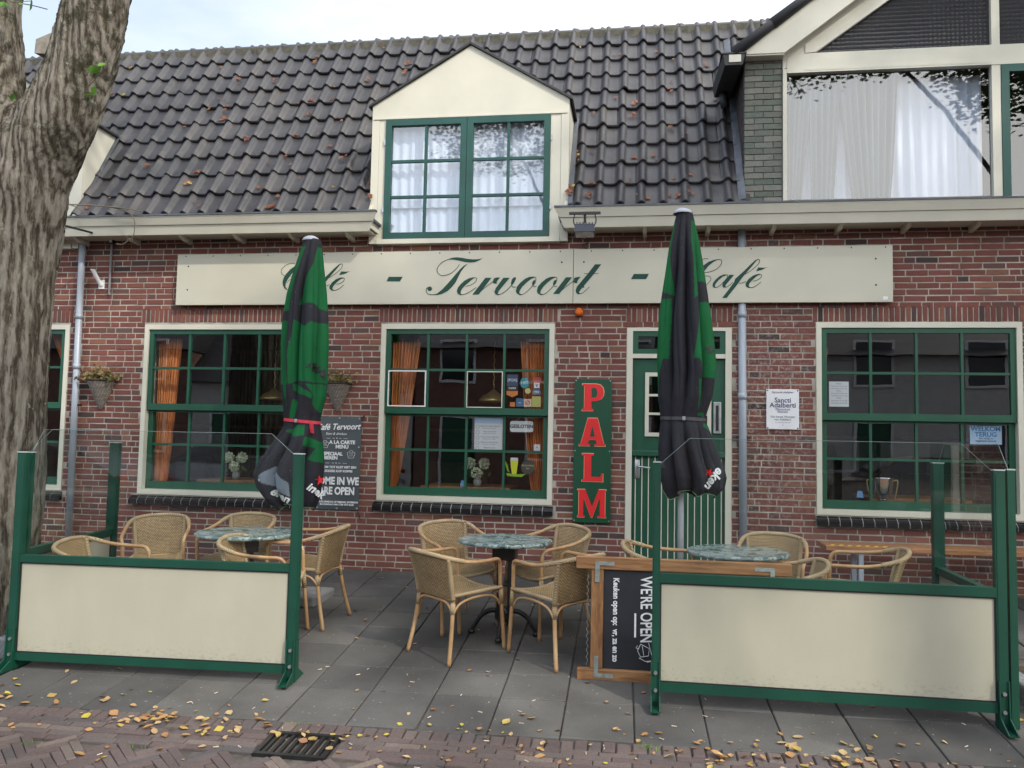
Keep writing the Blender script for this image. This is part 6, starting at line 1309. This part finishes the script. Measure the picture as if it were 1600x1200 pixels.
for cx, cy, n_ in ((-2.72, -3.50, 34), (-2.3, -3.62, 14), (-1.72, -3.62, 12), (.42, -3.46, 14), (1.0, -3.42, 16), (1.25, -3.28, 9), (-3.9, -3.45, 14), (2.9, -2.3, 30), (2.8, -2.0, 20)):
    for k in range(n_): x, y = rnd.gauss(cx, .13), rnd.gauss(cy, .05); curled(m_, (x, y, gz(x, y)+.006), rnd.uniform(.025, .065))
m_.open = True; m_.build('fallen_leaves', FALLEN, None, True, 'stuff')
m_ = MB()
for k in range(130):
    x = rnd.uniform(-6.8, .85); s_ = rnd.random()**1.5*2.9+.0
    if any(a < x < b for a, b in DORM) and s_ < 1.8: continue
    xx = round(x/PW)*PW+rnd.gauss(.5, .12)*PW
    for j in range(rnd.choice((1, 1, 2, 4))): curled(m_, rp(xx+rnd.gauss(0, .02), max(.03, s_+rnd.gauss(0, .02)), .035), rnd.uniform(.03, .065), Vector((0, -SP, CP)))
for x, s_ in ((-.70, .72), (-.70, .2), (-.69, .66), (-2.69, .15)):
    for j in range(7): curled(m_, rp(x+rnd.gauss(.03, .02), s_+rnd.gauss(0, .05), .05), .05, Vector((0, -SP, CP)))
m_.open = True; m_.build('leaves_on_roof', DRY, None, True, 'stuff')
m_ = MB()
for c_ in ((-2.05, -.12, 16), (.08, -3.42, 26), (-.92, -2.9, 10), (-1.9, -3.43, 12), (-3.6, -3.7, 12), (-3.2, -3.9, 14), (-2.6, -3.85, 10), (1.9, -.1, 14), (2.6, -.1, 16), (.06, -2.9, 6)):
    for k in range(c_[2]):
        x, y = rnd.gauss(c_[0], .04), rnd.gauss(c_[1], .012); z = gz(x, y); d = Vector((rnd.gauss(0, .02), rnd.gauss(0, .012), rnd.uniform(.01, .035))); p = Vector((x, y, z-.003)); m_.add([p, p+Vector((.004, 0, 0)), p+d], [(0, 1, 2)])
m_.open = True; m_.build('moss_and_weeds', IVYM, None, False, 'stuff')
m_ = MB()
for k in range(60):
    x, y = rnd.uniform(-3, 3), rnd.uniform(-4.0, -2.4); a = rnd.random()*6.28; p = Vector((x, y, gz(x, y)+.004))
    m_.tube([p, p+Vector((math.cos(a)*.03, math.sin(a)*.03, 0))], .0028, 5)
m_.build('cigarette_ends_and_bits', plain('pale_litter', (.5, .42, .33), .8, .4, 30), None, False, 'stuff')

# ------------------------------------------------------------------ the other side of the street (behind the camera, seen in the glass)
def house(x0_, x1_, y, he, hr, wallm, lab):
    t = thing('terraced_house', lab, 'house', ((x0_+x1_)/2, y, 0), 'houses across the street'); g0 = gz(0, -20)
    m_ = MB(); m_.box(x0_, x1_, y-7, y, g0-.1, he); m_.build('wall', wallm, t)
    m_ = MB(); m_.prismx([(y+.3, he-.05), (y-3.5, hr), (y-7.3, he-.05)], x0_-.05, x1_+.05); m_.build('roof', TILE, t)
    n_ = max(2, int((x1_-x0_)/2.2))
    for i in range(n_):
        for z_ in ((.7,) if he < 4 else (.7, 3.2)):
            cx = x0_+(i+.5)*(x1_-x0_)/n_; door_ = i == 0 and z_ < 1
            f_ = MB(); frame4(f_, cx-.6, cx+.6, (g0 if door_ else z_), z_+1.45, .08, y+.001, y+.05); w_ = f_.build('door' if door_ else 'window', WHITE, t)
            f_ = MB(); f_.box(cx-.52, cx+.52, y+.002, y+.02, (g0 if door_ else z_)+.08, z_+1.37); f_.build('panel' if door_ else 'pane', GREEN if door_ else plain('dark_pane', (.03, .035, .04), .08), w_)
WR = plain('white_render', (.55, .55, .55), .8, .1); GRB = plain('grey_brick_wall', (.20, .19, .18), .9, .3); RDB = plain('dark_red_brick_wall', (.20, .11, .09), .9, .3)
house(-24, -15.5, -19.5, 4.3, 7.2, RDB, 'dark red brick house across the street, leftmost seen from the cafe glass'); house(-15.4, -7.5, -19.5, 3.2, 6.6, WR, 'white rendered low house with a tiled roof across the street')
house(-7.4, 1.2, -19.5, 4.4, 6.9, RDB, 'dark brick house straight across from the cafe'); house(1.3, 5.4, -19.5, 4.8, 7.2, GRB, 'narrow grey brick house across the street'); house(5.5, 12, -19.5, 4.2, 7.0, WR, 'white rendered house across the street beside the grey one'); house(12.1, 22, -19.5, 4.4, 7.3, RDB, 'wide dark brick house across the street, far end')
def car(x, y, rz, body, lab):
    t = thing('parked_car', lab, 'car', (0, 0, 0), 'cars parked across the street'); W_ = .86
    prof = [(-2.1, .35), (-2.15, .65), (-2.05, .92), (-1.75, .98), (-1.35, 1.0), (-.75, 1.40), (-.2, 1.48), (.6, 1.46), (1.45, 1.30), (1.95, .98), (2.1, .85), (2.12, .45), (2.0, .30), (-1.9, .28)]
    bm = bmesh.new(); lay = []
    for yy, k in ((-W_, .0), (-W_*.97, 1), (W_*.97, 1), (W_, 0)):
        lay.append([bm.verts.new((px_, yy*(1-.18*max(0, (pz-.95))/.5), pz)) for px_, pz in prof])
    n_ = len(prof)
    for a, b in zip(lay, lay[1:]):
        for i in range(n_): bm.faces.new((a[i], a[(i+1) % n_], b[(i+1) % n_], b[i]))
    bm.faces.new(lay[0][::-1]); bm.faces.new(lay[-1]); bmesh.ops.recalc_face_normals(bm, faces=bm.faces); bmesh.ops.bevel(bm, geom=bm.edges[:], offset=.05, segments=2, affect='EDGES')
    bm.verts.index_update(); m_ = MB(); m_.add([v_.co.copy() for v_ in bm.verts], [[v_.index for v_ in f_.verts] for f_ in bm.faces]); bm.free(); m_.build('body', body, t, True)
    gm = plain('car_glass', (.012, .014, .016), .05)
    for s_ in (-1, 1):
        m_ = MB(); y1_ = lambda z: s_*(W_*(1-.18*max(0, z-.95)/.5)+.004)
        for P in ([(-1.15, 1.03), (-.72, 1.36), (-.1, 1.42), (-.1, 1.03)], [(-.02, 1.03), (-.02, 1.42), (.65, 1.40), (.75, 1.03)], [(.83, 1.03), (.75, 1.39), (1.35, 1.27), (1.6, 1.03)]):
            m_.add([(a, y1_(b), b) for a, b in P], [tuple(range(4))])
        m_.open = True; m_.build('side_window', gm, t)
        for wx in (-1.35, 1.3):
            m_ = MB(); m_.lathe([(0, s_*.88), (.19, s_*.885), (.21, s_*.87), (.30, s_*.88), (.33, s_*.84), (.33, s_*.66), (0, s_*.66)], (wx, 0, .33), 26, 'y'); w_ = m_.build('wheel', BLACKP, t, True)
            m_ = MB(); m_.lathe([(0, s_*.905), (.05, s_*.9), (.05, s_*.89)], (wx, 0, .33), 12, 'y')
            for k in range(5):
                a = k*2*PI/5; m_.tube([(wx, s_*.892, .33), (wx+.2*math.cos(a), s_*.892, .33+.2*math.sin(a))], .022, 6)
            m_.build('rim', STEEL, w_)
    m_ = MB(); m_.hexa([(-1.33, -.74, 1.03), (-.80, -.66, 1.415), (-.80, .66, 1.415), (-1.33, .74, 1.03), (-1.36, -.74, 1.05), (-.82, -.66, 1.43), (-.82, .66, 1.43), (-1.36, .74, 1.05)]); m_.build('windscreen', gm, t)
    for s_ in (-1, 1):
        m_ = MB(); m_.bbox(1.98, 2.12, s_*.72-.12, s_*.72+.12, .82, .97, .02); m_.build('tail_light', colmat('tail_red', (.5, .02, .02)), t); m_ = MB(); m_.bbox(-2.17, -2.05, s_*.62-.16, s_*.62+.16, .66, .80, .02); m_.build('headlight', WHITE, t)
    t.location = (x, y, gz(x, y)); t.rotation_euler.z = rz
car(5.9, -10.7, .03, plain('grey_car_paint', (.30, .24, .20), .25, .03, 2, 0, 60, .3), 'grey hatchback parked across the street opposite the right window'); car(-9.3, -11.0, .02, plain('silver_car_paint', (.32, .33, .35), .25, .03, 2, 0, 60, .5), 'silver car parked across the street opposite the tree')
def street_tree(x, y, blobs, n, lab, seed):
    t = thing('roadside_tree', lab, 'tree', (x, y, gz(x, y)), 'trees on the far side of the street')
    m_ = MB(); P = crom([(x, y, gz(x, y)-.2), (x+.05, y, 1.5), (x, y+.05, 3.4), (x+.15, y, 5.4), (x, y, 8)]); m_.tube(P, [.30-.2*i/len(P) for i in range(len(P))], 16)
    for b in blobs[1:4]: m_.tube(crom([(x, y, 4.2), ((x+b[0])/2, (y+b[1])/2, (4.6+b[2])/2+.3), (b[0], b[1], b[2])], 4), .04, 8)
    m_.build('trunk', BARK, t, True)
    m_ = MB(); crown(m_, blobs, n, .15, seed); m_.open = True; m_.build('crown', FOLI, t)
street_tree(7.2, -7.6, [(4.6, -5.6, 8.7, 2.3, 1.2), (7.2, -7.0, 9.3, 2.8, 1.7), (9.6, -6.0, 8.7, 2.6, 1.5), (3.4, -7.6, 9.3, 2.2, 1.2), (6.4, -4.2, 9.2, 2.2, 1.2), (2.4, -7.2, 8.1, .8, .7), (5.9, -7.0, 7.6, 1.0, .9)], 34000, 'roadside tree standing right of the camera, its crown over the street', 21)
street_tree(-1.4, -13.2, [(-2.0, -12.4, 9.3, 2.4, 1.3), (.6, -13.0, 9.8, 2.4, 1.4), (-3.6, -13.6, 9.6, 2.2, 1.3), (-1.0, -10.8, 9.4, 1.9, .9)], 13000, 'roadside tree standing directly behind the camera', 22)
street_tree(12.4, -3.6, [(10.6, -3.6, 8.0, 2.5, 1.7), (13.0, -3.0, 8.8, 2.6, 1.8), (12.0, -5.6, 9.6, 2.6, 1.6), (9.4, -2.6, 9.6, 2.0, 1.2), (14.4, -5.6, 8.4, 2.4, 1.7)], 22000, 'roadside tree farther up the street on the right', 23)
